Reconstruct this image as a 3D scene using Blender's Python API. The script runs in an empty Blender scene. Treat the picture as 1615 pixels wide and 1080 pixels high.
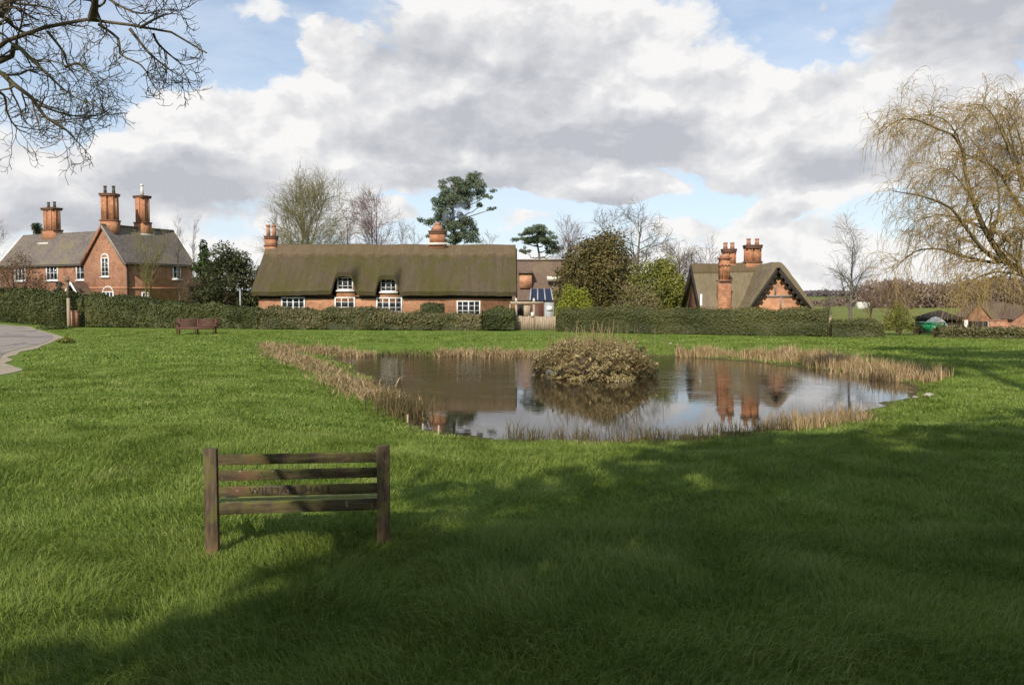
import bpy, math, random
import numpy as np
from math import radians as R
from mathutils import Matrix, Vector

# ------------------------------------------------------------------ camera, world, sun, exposure
sc = bpy.context.scene
COL = sc.collection
FPX, PITCH, EYE = 1258.0, R(3.18), 2.1
SUN_AZ, SUN_EL = R(18), R(35)              # sun stands behind the camera, 18 degrees to its left

cam_d = bpy.data.cameras.new('camera')
cam_d.sensor_width = 36.0
cam_d.lens = 36.0 * FPX / 1615.0
cam_d.clip_start, cam_d.clip_end = 0.1, 9000.0
cam = bpy.data.objects.new('camera', cam_d)
cam.location = (0, 0, EYE)
cam.rotation_euler = (R(90) - PITCH, 0, 0)
COL.objects.link(cam)
sc.camera = cam
sc.view_settings.view_transform = 'Standard'
sc.view_settings.look = 'None'
sc.view_settings.gamma = 1.0
sc.view_settings.use_curve_mapping = False
sc.view_settings.exposure = 0.10
sc.cycles.max_bounces = 6
sc.cycles.transparent_max_bounces = 8

def ray(px, py):
    u, v = (px - 807.5) / FPX, (540.0 - py) / FPX
    return np.array([u, math.cos(PITCH) + v * math.sin(PITCH), -math.sin(PITCH) + v * math.cos(PITCH)])
def on_z(px, py, z=0.0):
    r = ray(px, py); t = (z - EYE) / r[2]
    return np.array([r[0] * t, r[1] * t, z])
def on_y(px, py, Y):
    r = ray(px, py); t = Y / r[1]
    return np.array([r[0] * t, Y, EYE + r[2] * t])

# --- node helpers
class NT:
    def __init__(s, nt): s.nt = nt
    def n(s, typ, **kw):
        nd = s.nt.nodes.new(typ)
        for k, v in kw.items(): setattr(nd, k, v)
        return nd
    def put(s, sock, v):
        if hasattr(v, 'is_output'): s.nt.links.new(v, sock)
        else: sock.default_value = v
    def m(s, op, a, b=None, c=None, clamp=False):
        nd = s.n('ShaderNodeMath', operation=op, use_clamp=clamp)
        s.put(nd.inputs[0], a)
        if b is not None: s.put(nd.inputs[1], b)
        if c is not None: s.put(nd.inputs[2], c)
        return nd.outputs[0]
    def v(s, op, a, b=None):
        nd = s.n('ShaderNodeVectorMath', operation=op)
        s.put(nd.inputs[0], a)
        if b is not None: s.put(nd.inputs[1], b)
        return nd.outputs['Value'] if op in ('LENGTH', 'DOT_PRODUCT') else nd.outputs[0]
    def xyz(s, x, y, z):
        nd = s.n('ShaderNodeCombineXYZ')
        for i, q in enumerate((x, y, z)): s.put(nd.inputs[i], q)
        return nd.outputs[0]
    def sep(s, v):
        nd = s.n('ShaderNodeSeparateXYZ'); s.put(nd.inputs[0], v); return nd.outputs
    def noise(s, vec, scale, detail=4, rough=.55, col=False, dist=0.0):
        nd = s.n('ShaderNodeTexNoise'); s.put(nd.inputs['Vector'], vec)
        nd.inputs['Scale'].default_value = scale; nd.inputs['Detail'].default_value = detail
        nd.inputs['Roughness'].default_value = rough; nd.inputs['Distortion'].default_value = dist
        return nd.outputs['Color' if col else 'Fac']
    def ss(s, x, a, b, lo=0.0, hi=1.0):
        nd = s.n('ShaderNodeMapRange', interpolation_type='SMOOTHSTEP')
        s.put(nd.inputs[0], x); s.put(nd.inputs[1], a); s.put(nd.inputs[2], b)
        nd.inputs[3].default_value = lo; nd.inputs[4].default_value = hi
        return nd.outputs[0]
    def mix(s, f, a, b, blend='MIX'):
        nd = s.n('ShaderNodeMix', data_type='RGBA', blend_type=blend)
        s.put(nd.inputs[0], f)
        for i, q in ((6, a), (7, b)):
            if isinstance(q, tuple) and len(q) == 3: q = q + (1.0,)
            s.put(nd.inputs[i], q)
        return nd.outputs[2]
    def ramp(s, f, stops):
        nd = s.n('ShaderNodeValToRGB'); cr = nd.color_ramp
        while len(cr.elements) < len(stops): cr.elements.new(0.5)
        for e, (p, c) in zip(cr.elements, stops): e.position = p; e.color = tuple(c) + (1.0,)
        s.put(nd.inputs[0], f); return nd.outputs[0]

# --- sky: Nishita blue with procedural cumulus placed by direction
def azel(px, py):
    r = ray(px, py); r = r / np.linalg.norm(r)
    return math.atan2(r[0], r[1]), math.asin(r[2])
world = bpy.data.worlds.new('World'); sc.world = world; world.use_nodes = True
wt = NT(world.node_tree); world.node_tree.nodes.clear()
sky = wt.n('ShaderNodeTexSky', sky_type='NISHITA')
sky.sun_disc = False
sky.sun_elevation = SUN_EL
sky.sun_rotation = math.pi + SUN_AZ        # checked against the lamp below
sky.air_density, sky.dust_density, sky.ozone_density = 1.0, 0.6, 1.5
SKY_STRENGTH = 0.13
tc = wt.n('ShaderNodeTexCoord')
dirv = wt.v('NORMALIZE', tc.outputs['Generated'])
dx, dy, dz = wt.sep(dirv)
az = wt.m('ARCTAN2', dx, dy); el = wt.m('ARCSINE', dz)
P0 = wt.xyz(az, el, 0.0)
wv = wt.noise(wt.v('MULTIPLY', P0, (1.0, 1.5, 1.0)), 7.0, 6, .6, col=True)
Pd = wt.v('ADD', P0, wt.v('MULTIPLY', wt.v('SUBTRACT', wv, (.5, .5, .5)), (.13, .085, 0)))
def blobs(lst, P):
    acc = 0.0
    for (x, y, rx, ry, w) in lst:
        a, e = azel(x, y)
        ca = math.cos(a)
        d = wt.v('MULTIPLY', wt.v('SUBTRACT', P, (a, e, 0.0)), (FPX / rx / ca, FPX / ry, 0.0))
        l = wt.v('LENGTH', d)
        g = wt.m('MULTIPLY', wt.m('SUBTRACT', 1.0, wt.m('MULTIPLY', l, l), clamp=True), w)
        acc = wt.m('ADD', acc, g)
    return acc
DENS = [(840, 90, 380, 190, 1.25), (560, 190, 260, 110, 1.1), (320, 205, 170, 80, 1.2), (1020, 200, 300, 120, 1.1),
        (1180, 200, 140, 90, .9), (1310, 165, 75, 60, 1.1), (1430, 165, 140, 80, 1.2), (1530, 120, 110, 45, .9),
        (1345, 262, 170, 50, 1.1), (1500, 25, 210, 70, 1.2), (90, 305, 330, 60, 1.0), (380, 262, 260, 60, 1.1),
        (905, 278, 90, 34, 1.2), (970, 305, 120, 34, 1.0), (640, 278, 210, 42, .9), (1210, 333, 75, 20, .8),
        (480, 330, 260, 40, .6), (720, 235, 380, 60, 1.0), (1270, 30, 40, 60, .6), (420, 5, 110, 22, .6),
        (60, 235, 220, 45, .8), (1380, 400, 300, 60, .75), (520, 60, 60, 40, .8), (300, 400, 500, 60, .85), (1130, 365, 260, 26, .85), (840, 350, 130, 22, .7), (560, 345, 150, 26, .75), (1000, 420, 500, 40, .7), (1290, 320, 120, 26, .8),
        (800, 440, 1000, 50, .5), (1600, 250, 200, 120, .8), (1220, 290, 120, 26, .6)]
dens = blobs(DENS, Pd)
def billow(P):
    """cauliflower lumps: rounded cells over soft noise"""
    q = wt.v('MULTIPLY', P, (1.0, 1.45, 1.0))
    vo = wt.n('ShaderNodeTexVoronoi', feature='SMOOTH_F1', voronoi_dimensions='2D'); wt.put(vo.inputs['Vector'], q)
    vo.inputs['Scale'].default_value = 13.0; vo.inputs['Detail'].default_value = 3.0; vo.inputs['Roughness'].default_value = .55
    vo.inputs['Smoothness'].default_value = .6; vo.normalize = True
    return wt.m('ADD', wt.m('MULTIPLY', wt.m('SUBTRACT', 1.0, vo.outputs['Distance']), .45), wt.m('MULTIPLY', wt.noise(q, 11.0, 6, .55), .55))
Pw = wt.v('ADD', P0, wt.v('MULTIPLY', wt.v('SUBTRACT', wv, (.5, .5, .5)), (.06, .045, 0)))
fine = billow(Pw); fineU = billow(wt.v('ADD', Pw, (-.010, .022, 0)))
bgn = wt.noise(dirv, 2.6, 5, .55)
away = wt.ss(wt.m('MAXIMUM', wt.m('MULTIPLY', wt.m('ABSOLUTE', az), .5), el), .37, .5)
dens = wt.m('ADD', dens, wt.m('MULTIPLY', away, wt.m('MULTIPLY', wt.m('SUBTRACT', bgn, .50), 3.0)))
dens = wt.m('ADD', dens, wt.m('MULTIPLY', wt.m('SUBTRACT', fine, .685), 2.3))
mask = wt.ss(dens, .20, .56)
GREY = [(800, 228, 330, 66, 1.15), (740, 110, 230, 80, .60), (310, 274, 200, 38, .80), (150, 314, 260, 48, .65),
        (1345, 264, 130, 42, 1.15), (965, 312, 110, 28, 1.1), (1500, 40, 200, 66, 1.15), (380, 324, 170, 34, .6),
        (700, 294, 220, 32, .9), (1030, 215, 170, 52, .9), (620, 60, 120, 60, .35), (900, 110, 150, 70, .45),
        (1600, 275, 160, 60, .6), (1210, 345, 60, 14, .5), (60, 350, 200, 34, .6), (1150, 290, 160, 24, .5)]
gmod = wt.ss(wt.noise(wt.v('MULTIPLY', Pw, (1.0, 2.0, 1.0)), 6.5, 5, .6), .28, .68, .35, 1.25)
grey = wt.m('MULTIPLY', blobs(GREY, Pd), gmod)
relief = wt.m('MULTIPLY', wt.m('SUBTRACT', fineU, fine), 2.3)
shade = wt.m('ADD', wt.m('ADD', wt.m('MULTIPLY', grey, .85), relief), wt.m('ADD', wt.m('MULTIPLY', away, .3), wt.m('MULTIPLY', wt.m('SUBTRACT', .74, fine), .55)), clamp=True)
ccol = wt.ramp(shade, [(0.0, (.90, .885, .87)), (.22, (.76, .755, .76)), (.55, (.62, .625, .65)), (1.0, (.49, .50, .54))])
skyc = wt.v('MULTIPLY', sky.outputs[0], (SKY_STRENGTH,) * 3)
low = wt.ss(el, .0, .36, 1.0, 0.0)
veil = wt.m('ADD', wt.m('MULTIPLY', low, .30), wt.m('MULTIPLY', wt.ss(wt.noise(wt.v('MULTIPLY', P0, (1, 3, 1)), 4.0, 5, .6), .3, .75), .45), clamp=True)
skyc = wt.mix(wt.m('ADD', veil, .18, clamp=True), skyc, (.72, .80, .92))
allc = wt.mix(wt.m('MULTIPLY', mask, .96), skyc, ccol)
bg = wt.n('ShaderNodeBackground'); wt.put(bg.inputs[0], allc); bg.inputs[1].default_value = 1.0
wo = wt.n('ShaderNodeOutputWorld'); wt.nt.links.new(bg.outputs[0], wo.inputs[0])

to_sun = np.array([-math.sin(SUN_AZ) * math.cos(SUN_EL), -math.cos(SUN_AZ) * math.cos(SUN_EL), math.sin(SUN_EL)])
sun_d = bpy.data.lights.new('sun', 'SUN'); sun_d.energy = 4.6; sun_d.angle = R(0.55); sun_d.color = (1.0, .93, .82)
sun = bpy.data.objects.new('sun', sun_d); COL.objects.link(sun)
sun.rotation_euler = Vector(to_sun).to_track_quat('Z', 'Y').to_euler()
sun.location = (-20, -60, 60)
SHD = -to_sun / to_sun[2]                 # shadow offset per metre of height (x, y)

# ------------------------------------------------------------------ mesh helpers
def tag(o, label=None, cat=None, group=None, kind=None):
    if label: o['label'] = label
    if cat: o['category'] = cat
    if group: o['group'] = group
    if kind: o['kind'] = kind
    return o
def empty(name, loc=(0, 0, 0), rz=0.0, label=None, cat=None, group=None):
    o = bpy.data.objects.new(name, None); COL.objects.link(o)
    o.location = tuple(loc); o.rotation_euler = (0, 0, rz); o.empty_display_size = .3
    return tag(o, label, cat, group)
class MB:
    def __init__(s): s.v = []; s.f = []; s.k = 0
    def add(s, v, f):
        v = np.asarray(v, float).reshape(-1, 3); f = np.asarray(f, int)
        s.v.append(v); s.f.append(f + s.k); s.k += len(v); return s
    def box(s, c, sx, sy, sz, rz=0.0):
        return s.obox(c, (math.cos(rz) * sx / 2, math.sin(rz) * sx / 2, 0), (-math.sin(rz) * sy / 2, math.cos(rz) * sy / 2, 0), (0, 0, sz / 2))
    def obox(s, c, ax, ay, az):
        c, ax, ay, az = (np.asarray(q, float) for q in (c, ax, ay, az))
        v = [c + i * ax + j * ay + k * az for k in (-1, 1) for j in (-1, 1) for i in (-1, 1)]
        return s.add(v, [(0, 2, 3, 1), (4, 5, 7, 6), (0, 1, 5, 4), (2, 6, 7, 3), (0, 4, 6, 2), (1, 3, 7, 5)])
    def prism(s, c, r0, r1, z0, z1, n=8, a0=0.0, sq=(1, 1)):
        a = np.arange(n) * 2 * np.pi / n + a0
        lo = np.stack([c[0] + r0 * sq[0] * np.cos(a), c[1] + r0 * sq[1] * np.sin(a), np.full(n, z0)], 1)
        hi = np.stack([c[0] + r1 * sq[0] * np.cos(a), c[1] + r1 * sq[1] * np.sin(a), np.full(n, z1)], 1)
        i = np.arange(n); j = (i + 1) % n
        k0 = s.k
        s.add(np.concatenate([lo, hi, [[c[0], c[1], z0]], [[c[0], c[1], z1]]]), np.stack([i, j, n + j, n + i], 1))
        s.f.append(np.stack([j, i, np.full(n, 2 * n)], 1) + k0); s.f.append(np.stack([n + i, n + j, np.full(n, 2 * n + 1)], 1) + k0)
        return s
    def tubes(s, P, r, sides=4):
        P = np.asarray(P, float); r = np.asarray(r, float); B, n, _ = P.shape
        T = np.gradient(P, axis=1); T /= np.linalg.norm(T, axis=2, keepdims=True) + 1e-9
        ref = np.where(np.abs(T[:, :1, 2:3]) > .8, np.array([1., .13, 0]), np.array([.05, .1, 1.])) * np.ones((B, n, 1))
        U = np.cross(T, ref); U /= np.linalg.norm(U, axis=2, keepdims=True) + 1e-9
        W = np.cross(T, U)
        a = np.arange(sides) * 2 * np.pi / sides
        V = P[:, :, None, :] + r[:, :, None, None] * (U[:, :, None, :] * np.cos(a)[:, None] + W[:, :, None, :] * np.sin(a)[:, None])
        idx = np.arange(B * n * sides).reshape(B, n, sides)
        A = idx[:, :-1, :]; Bq = np.roll(A, -1, axis=2); C = idx[:, 1:, :]; D = np.roll(C, -1, axis=2)
        return s.add(V.reshape(-1, 3), np.stack([A, Bq, D, C], -1).reshape(-1, 4))
    def grid(s, V):                         # V (a,b,3)
        a, b = V.shape[:2]; idx = np.arange(a * b).reshape(a, b)
        return s.add(V.reshape(-1, 3), np.stack([idx[:-1, :-1], idx[:-1, 1:], idx[1:, 1:], idx[1:, :-1]], -1).reshape(-1, 4))
    def leaves(s, c, nrm, size, rng, aspect=.5):
        n = len(c); q = rng.normal(size=(n, 3))
        nrm = nrm / (np.linalg.norm(nrm, axis=1, keepdims=True) + 1e-9)
        a = np.cross(nrm, q); a /= np.linalg.norm(a, axis=1, keepdims=True) + 1e-9
        b = np.cross(nrm, a); sz = np.asarray(size).reshape(-1, 1) * np.ones((n, 1))
        V = np.stack([c - a * sz, c - b * sz * aspect, c + a * sz, c + b * sz * aspect], 1)
        return s.add(V.reshape(-1, 3), np.arange(4 * n).reshape(n, 4))
    def build(s, name, mat, parent=None, smooth=False, loc=None, bevel=0.0, recalc=False):
        V = np.concatenate(s.v).astype(np.float32)
        lens = np.concatenate([np.full(len(f), f.shape[1]) for f in s.f]); loops = np.concatenate([f.ravel() for f in s.f])
        me = bpy.data.meshes.new(name)
        if loc is not None: V = V - np.asarray(loc, np.float32)
        me.vertices.add(len(V)); me.vertices.foreach_set('co', V.ravel())
        me.loops.add(len(loops)); me.loops.foreach_set('vertex_index', loops.astype(np.int32))
        me.polygons.add(len(lens)); st = np.concatenate([[0], np.cumsum(lens)[:-1]])
        me.polygons.foreach_set('loop_start', st.astype(np.int32)); me.polygons.foreach_set('loop_total', lens.astype(np.int32))
        if smooth: me.polygons.foreach_set('use_smooth', np.ones(len(lens), bool))
        me.update(calc_edges=True)
        me.materials.append(mat)
        o = bpy.data.objects.new(name, me); COL.objects.link(o)
        if parent is not None: o.parent = parent
        if loc is not None: o.location = tuple(loc)
        if bevel:
            b = o.modifiers.new('bevel', 'BEVEL'); b.width = bevel; b.segments = 2; b.limit_method = 'ANGLE'
        return o
def sstep(x, a, b):
    t = np.clip((np.asarray(x, float) - a) / (b - a), 0, 1); return t * t * (3 - 2 * t)
def vnoise(x, y, seed=0):                   # smooth value noise
    x = np.asarray(x, float); y = np.asarray(y, float)
    xi = np.floor(x).astype(np.int64); yi = np.floor(y).astype(np.int64); fx = x - xi; fy = y - yi
    fx = fx * fx * (3 - 2 * fx); fy = fy * fy * (3 - 2 * fy)
    def h(i, j):
        n = (i * 374761393 + j * 668265263 + seed * 974634541) & 0xffffffff
        n = ((n ^ (n >> 13)) * 1274126177) & 0xffffffff
        return ((n ^ (n >> 16)) & 0xffff) / 65535.0
    return (h(xi, yi) * (1 - fx) + h(xi + 1, yi) * fx) * (1 - fy) + (h(xi, yi + 1) * (1 - fx) + h(xi + 1, yi + 1) * fx) * fy
def smooth_poly(P, n=8, closed=True):
    P = np.asarray(P, float); out = []
    N = len(P)
    for i in range(N if closed else N - 1):
        p0, p1, p2, p3 = (P[(i + k) % N] if closed else P[min(max(i + k, 0), N - 1)] for k in (-1, 0, 1, 2))
        for t in np.arange(n) / n:
            out.append(.5 * (2 * p1 + (p2 - p0) * t + (2 * p0 - 5 * p1 + 4 * p2 - p3) * t * t + (3 * p1 - p0 - 3 * p2 + p3) * t ** 3))
    if not closed: out.append(P[-1])
    return np.array(out)
def resample(P, n):
    P = np.asarray(P, float); d = np.concatenate([[0], np.cumsum(np.linalg.norm(np.diff(P, axis=0), axis=1))])
    t = np.linspace(0, d[-1], n); return np.stack([np.interp(t, d, P[:, k]) for k in range(P.shape[1])], 1)

# ------------------------------------------------------------------ materials
MATS = {}
def mat(name, rough=.8, spec=.3):
    m = bpy.data.materials.new(name); m.use_nodes = True; t = NT(m.node_tree)
    b = m.node_tree.nodes['Principled BSDF']; b.inputs['Roughness'].default_value = rough
    b.inputs['Specular IOR Level'].default_value = spec
    MATS[name] = m; return m, t, b
def bump(t, b, h, strength=.4, dist=.02):
    nd = t.n('ShaderNodeBump'); nd.inputs['Strength'].default_value = strength; nd.inputs['Distance'].default_value = dist
    t.put(nd.inputs['Height'], h); t.put(b.inputs['Normal'], nd.outputs[0])
def pos(t): return t.n('ShaderNodeNewGeometry').outputs['Position']
def objc(t): return t.n('ShaderNodeTexCoord').outputs['Object']
def leafmat(name, stops, trans=.25, tcol=None, scale=.7, amp=.85):
    m, t, b = mat(name, .6, .25)
    g = t.n('ShaderNodeNewGeometry')
    rnd = g.outputs['Random Per Island']
    nz = t.noise(g.outputs['Position'], scale, 3)
    f = t.m('ADD', t.m('MULTIPLY', rnd, .62), t.m('MULTIPLY', t.m('SUBTRACT', nz, .5 - .17 / amp), amp), clamp=True)
    c = t.ramp(f, stops); t.put(b.inputs['Base Color'], c)
    tr = t.n('ShaderNodeBsdfTranslucent'); t.put(tr.inputs[0], c)
    mx = t.n('ShaderNodeMixShader'); mx.inputs[0].default_value = trans
    t.nt.links.new(b.outputs[0], mx.inputs[1]); t.nt.links.new(tr.outputs[0], mx.inputs[2])
    t.nt.links.new(mx.outputs[0], t.nt.nodes['Material Output'].inputs[0])
    return m
def noisy(name, stops, scale=3.0, rough=.85, detail=5, stretch=(1, 1, 1), bmp=.3, bdist=.02, spec=.25, coord=objc):
    m, t, b = mat(name, rough, spec)
    p = t.v('MULTIPLY', coord(t), stretch)
    n1 = t.noise(p, scale, detail, .6); n2 = t.noise(p, scale * .17, 2)
    f = t.m('ADD', t.m('MULTIPLY', n1, .7), t.m('MULTIPLY', n2, .3))
    t.put(b.inputs['Base Color'], t.ramp(f, stops))
    if bmp: bump(t, b, n1, bmp, bdist)
    return m
def brickmat(name, c1, c2, mortar, stain=(.10, .05, .03)):
    m, t, b = mat(name, .9, .2)
    p = objc(t); x, y, z = t.sep(p)
    v = t.xyz(t.m('ADD', x, t.m('MULTIPLY', y, .97)), z, 0.0)
    br = t.n('ShaderNodeTexBrick'); t.put(br.inputs['Vector'], v)
    br.inputs['Color1'].default_value = c1 + (1,); br.inputs['Color2'].default_value = c2 + (1,); br.inputs['Mortar'].default_value = mortar + (1,)
    br.inputs['Scale'].default_value = 1.0; br.inputs['Brick Width'].default_value = .235; br.inputs['Row Height'].default_value = .08
    br.inputs['Mortar Size'].default_value = .008; br.inputs['Mortar Smooth'].default_value = .2; br.inputs['Bias'].default_value = -.1
    n = t.noise(p, 1.1, 5, .65); n3 = t.noise(p, 9.0, 3, .6)
    c = t.mix(t.ss(n, .46, .70, 0, .6), br.outputs[0], stain)
    c = t.mix(t.ss(t.noise(t.v('MULTIPLY', p, (1, 1, 3)), 2.3, 4, .6), .5, .72, 0, .5), c, (.52, .33, .21))
    c = t.mix(t.ss(n3, .35, .7, 0, .5), c, t.mix(1.0, c, (1.5, 1.35, 1.2), 'MULTIPLY'))
    t.put(b.inputs['Base Color'], c); bump(t, b, br.outputs['Fac'], -.3, .01)
    return m
brick_red = brickmat('brick_red', (.30, .125, .07), (.38, .175, .10), (.34, .26, .2))
brick_orange = brickmat('brick_orange', (.46, .19, .095), (.56, .27, .145), (.48, .37, .28), (.22, .09, .05))
brick_chimney = brickmat('brick_chimney', (.31, .115, .052), (.42, .175, .08), (.36, .26, .18), (.085, .045, .03))
brick_dark = brickmat('brick_dark', (.26, .09, .05), (.33, .12, .06), (.25, .18, .13))
pot_mat = noisy('terracotta', [(.3, (.30, .14, .085)), (.7, (.45, .24, .15))], 6)
dark_pot = noisy('sooty_pot', [(.3, (.05, .045, .04)), (.7, (.13, .11, .09))], 6)
cap_mat = noisy('sooty_brick', [(.3, (.09, .05, .035)), (.7, (.2, .10, .06))], 7)
lead_mat = noisy('pale_flashing', [(.3, (.52, .48, .42)), (.7, (.72, .68, .6))], 5, bmp=.1)
white = noisy('white_paint', [(.3, (.70, .69, .65)), (.7, (.84, .83, .80))], 8, .55, bmp=.05)
cream = noisy('cream_paint', [(.3, (.62, .57, .46)), (.7, (.78, .73, .62))], 5, .6, bmp=.05)
green_paint = noisy('green_paint', [(.3, (.012, .15, .06)), (.7, (.02, .25, .10))], 5, .4, bmp=.05)
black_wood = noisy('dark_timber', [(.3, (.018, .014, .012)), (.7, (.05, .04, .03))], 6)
grey_beam = noisy('grey_timber', [(.3, (.20, .17, .155)), (.7, (.33, .29, .26))], 8, stretch=(1, 1, 1))
pale_wood = noisy('pale_weathered_wood', [(.25, (.20, .145, .095)), (.5, (.36, .275, .19)), (.75, (.50, .41, .30))], 9, stretch=(2, 2, .25), bdist=.01)
red_wood = noisy('reddish_stained_wood', [(.25, (.06, .03, .022)), (.75, (.17, .078, .055))], 12, .6, stretch=(.4, 3, 3), bdist=.006)
soil = noisy('brown_earth', [(.25, (.10, .07, .045)), (.75, (.22, .16, .10))], 6)
metal = noisy('galvanised_metal', [(.3, (.24, .25, .25)), (.7, (.42, .43, .43))], 6, .5, bmp=.05)
rubber = noisy('black_rubber', [(.3, (.015, .015, .015)), (.7, (.035, .035, .035))], 6, .8, bmp=.05)
glass, tg, bgl = mat('window_glass', .06, .6)
bgl.inputs['Base Color'].default_value = (.018, .02, .024, 1)
blueglass, _, bb = mat('dark_blue_glass', .12, .6)
bb.inputs['Base Color'].default_value = (.014, .018, .04, 1)
stone_mat = noisy('pale_stone', [(.3, (.22, .20, .16)), (.7, (.40, .37, .31))], 6)

def roofmat(name, stops, moss, rows=.16, mossamt=.5):
    m, t, b = mat(name, .9, .15)
    p = objc(t); x, y, z = t.sep(p)
    n1 = t.noise(p, .55, 5, .65); n2 = t.noise(p, 5.0, 4, .6)
    row = t.m('FRACT', t.m('DIVIDE', z, rows))
    c = t.ramp(t.m('ADD', t.m('MULTIPLY', n2, .65), t.m('MULTIPLY', n1, .35)), stops)
    c = t.mix(t.ss(n1, .45, .7, 0, mossamt), c, moss)
    t.put(b.inputs['Base Color'], c)
    bump(t, b, t.m('ADD', row, t.m('MULTIPLY', n2, .6)), .5, .03)
    return m
slate = roofmat('grey_clay_tiles', [(.3, (.075, .064, .058)), (.5, (.15, .125, .108)), (.7, (.24, .20, .17))], (.175, .145, .075), .14, .7)
brown_tile = roofmat('brown_clay_tiles', [(.3, (.10, .065, .05)), (.7, (.20, .14, .10))], (.17, .14, .07), .16, .7)

def thatchmat(name, brown, moss, amt):
    m, t, b = mat(name, .95, .1)
    p = objc(t)
    st = t.noise(t.v('MULTIPLY', p, (7, 1.0, .9)), 2.6, 5, .6)
    patch = t.noise(t.v('MULTIPLY', p, (1, .6, .6)), .42, 6, .68, dist=.8); fine2 = t.noise(p, 9, 3, .7)
    wide = t.noise(t.v('MULTIPLY', p, (2.6, .25, .22)), 1.0, 4, .6)
    st = t.m('ADD', t.m('MULTIPLY', st, .6), t.m('MULTIPLY', wide, .4))
    c = t.ramp(st, [(.25, tuple(q * .62 for q in brown)), (.5, brown), (.75, tuple(min(1, q * 1.45) for q in brown))])
    mo = t.ramp(t.m('ADD', t.m('MULTIPLY', fine2, .5), t.m('MULTIPLY', st, .5)), [(.3, tuple(q * .6 for q in moss)), (.7, tuple(q * 1.3 for q in moss))])
    c = t.mix(t.ss(patch, .42, .60, .05, amt), c, mo)
    t.put(b.inputs['Base Color'], c)
    bump(t, b, t.m('ADD', st, t.m('MULTIPLY', fine2, .7)), .8, .08)
    return m
thatch_moss = thatchmat('mossy_thatch', (.094, .072, .045), (.080, .072, .022), .75)
thatch_ridge = thatchmat('ridge_thatch', (.14, .10, .062), (.10, .085, .034), .35)
thatch_brown = thatchmat('brown_thatch', (.205, .16, .108), (.15, .13, .06), .4)

def barkmat(name, stops, moss=None):
    m, t, b = mat(name, .95, .1)
    p = pos(t); n = t.noise(t.v('MULTIPLY', p, (1, 1, .35)), 9, 4, .65); n2 = t.noise(p, 1.4, 3)
    c = t.ramp(n, stops)
    if moss:
        nz = t.sep(t.n('ShaderNodeNewGeometry').outputs['Normal'])[2]
        c = t.mix(t.m('MULTIPLY', t.ss(nz, -.1, .7), t.ss(n2, .4, .62, 0, .8)), c, moss)
    t.put(b.inputs['Base Color'], c); bump(t, b, n, .6, .02)
    return m
bark_oak = barkmat('oak_bark', [(.3, (.085, .066, .05)), (.7, (.24, .18, .13))], (.12, .135, .04))
bark_grey = barkmat('grey_bark', [(.3, (.08, .066, .055)), (.7, (.20, .17, .14))], (.13, .13, .06))
bark_brown = barkmat('brown_twigs', [(.3, (.10, .066, .045)), (.7, (.22, .15, .10))])
bark_pink = barkmat('purplish_twigs', [(.3, (.13, .085, .078)), (.7, (.27, .19, .17))])
bark_green = barkmat('mossy_twigs', [(.3, (.11, .10, .04)), (.7, (.25, .22, .09))])
bark_willow = barkmat('willow_bark', [(.3, (.06, .045, .024)), (.7, (.16, .122, .062))], (.15, .14, .045))
twig_willow = barkmat('willow_twigs', [(.3, (.22, .15, .058)), (.7, (.42, .30, .125))])
bark_pine = barkmat('pine_bark', [(.3, (.16, .085, .05)), (.7, (.33, .20, .13))])
bark_birch = barkmat('birch_bark', [(.35, (.2, .18, .16)), (.6, (.6, .57, .52))])

leaf_hedge = leafmat('hedge_leaves', [(0, (0.0297, 0.0398, 0.011)), (0.5, (0.0817, 0.095, 0.0265)), (1, (0.1609, 0.1602, 0.053))], scale=.35, amp=1.25)
leaf_hedge_mix = leafmat('mixed_hedge_leaves', [(0, (0.0491, 0.0442, 0.0169)), (0.4, (0.1229, 0.1248, 0.0416)), (0.7, (0.2116, 0.1625, 0.0806)), (1, (0.3276, 0.2405, 0.1365))], scale=.4, amp=1.3)
leaf_hedge_yew = leafmat('clipped_hedge_leaves', [(0, (0.0486, 0.052, 0.0156)), (0.5, (0.1216, 0.1196, 0.0364)), (1, (0.2145, 0.1885, 0.065))], scale=.35, amp=1.25)
leaf_dark = leafmat('dark_evergreen_leaves', [(0, (0.0178, 0.0243, 0.0095)), (0.5, (0.0505, 0.0594, 0.0189)), (1, (0.1262, 0.1242, 0.0432))])
leaf_yew = leafmat('bronzed_yew_leaves', [(0, (0.0355, 0.0338, 0.0117)), (0.45, (0.116, 0.0988, 0.0312)), (0.8, (0.2116, 0.156, 0.0546)), (1, (0.2867, 0.182, 0.0806))])
leaf_conifer = leafmat('conifer_leaves', [(0, (.02, .035, .010)), (.5, (.050, .080, .018)), (1, (.10, .13, .035))])
leaf_bluegreen = leafmat('blue_green_leaves', [(0, (.01, .025, .015)), (.5, (.03, .06, .035)), (1, (.06, .10, .055))])
leaf_lime = leafmat('yellow_green_leaves', [(0, (0.0891, 0.1148, 0.0135)), (0.5, (0.245, 0.27, 0.027)), (1, (0.4307, 0.432, 0.0607))])
leaf_olive = leafmat('olive_leaves', [(0, (0.0591, 0.0688, 0.015)), (0.5, (0.1772, 0.1875, 0.0325)), (1, (0.3544, 0.325, 0.065))])
leaf_pine = leafmat('pine_needles', [(0, (0.045, 0.069, 0.042)), (0.5, (0.1275, 0.162, 0.093)), (1, (0.2475, 0.2775, 0.1575))], .2)
leaf_copper = leafmat('dry_brown_leaves', [(0, (.07, .042, .022)), (.5, (.17, .105, .055)), (1, (.30, .20, .11))])
leaf_bramble = leafmat('bramble_leaves', [(0, (.06, .048, .018)), (.3, (.18, .148, .052)), (.6, (.36, .275, .125)), (1, (.60, .48, .28))], scale=1.3)
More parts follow.
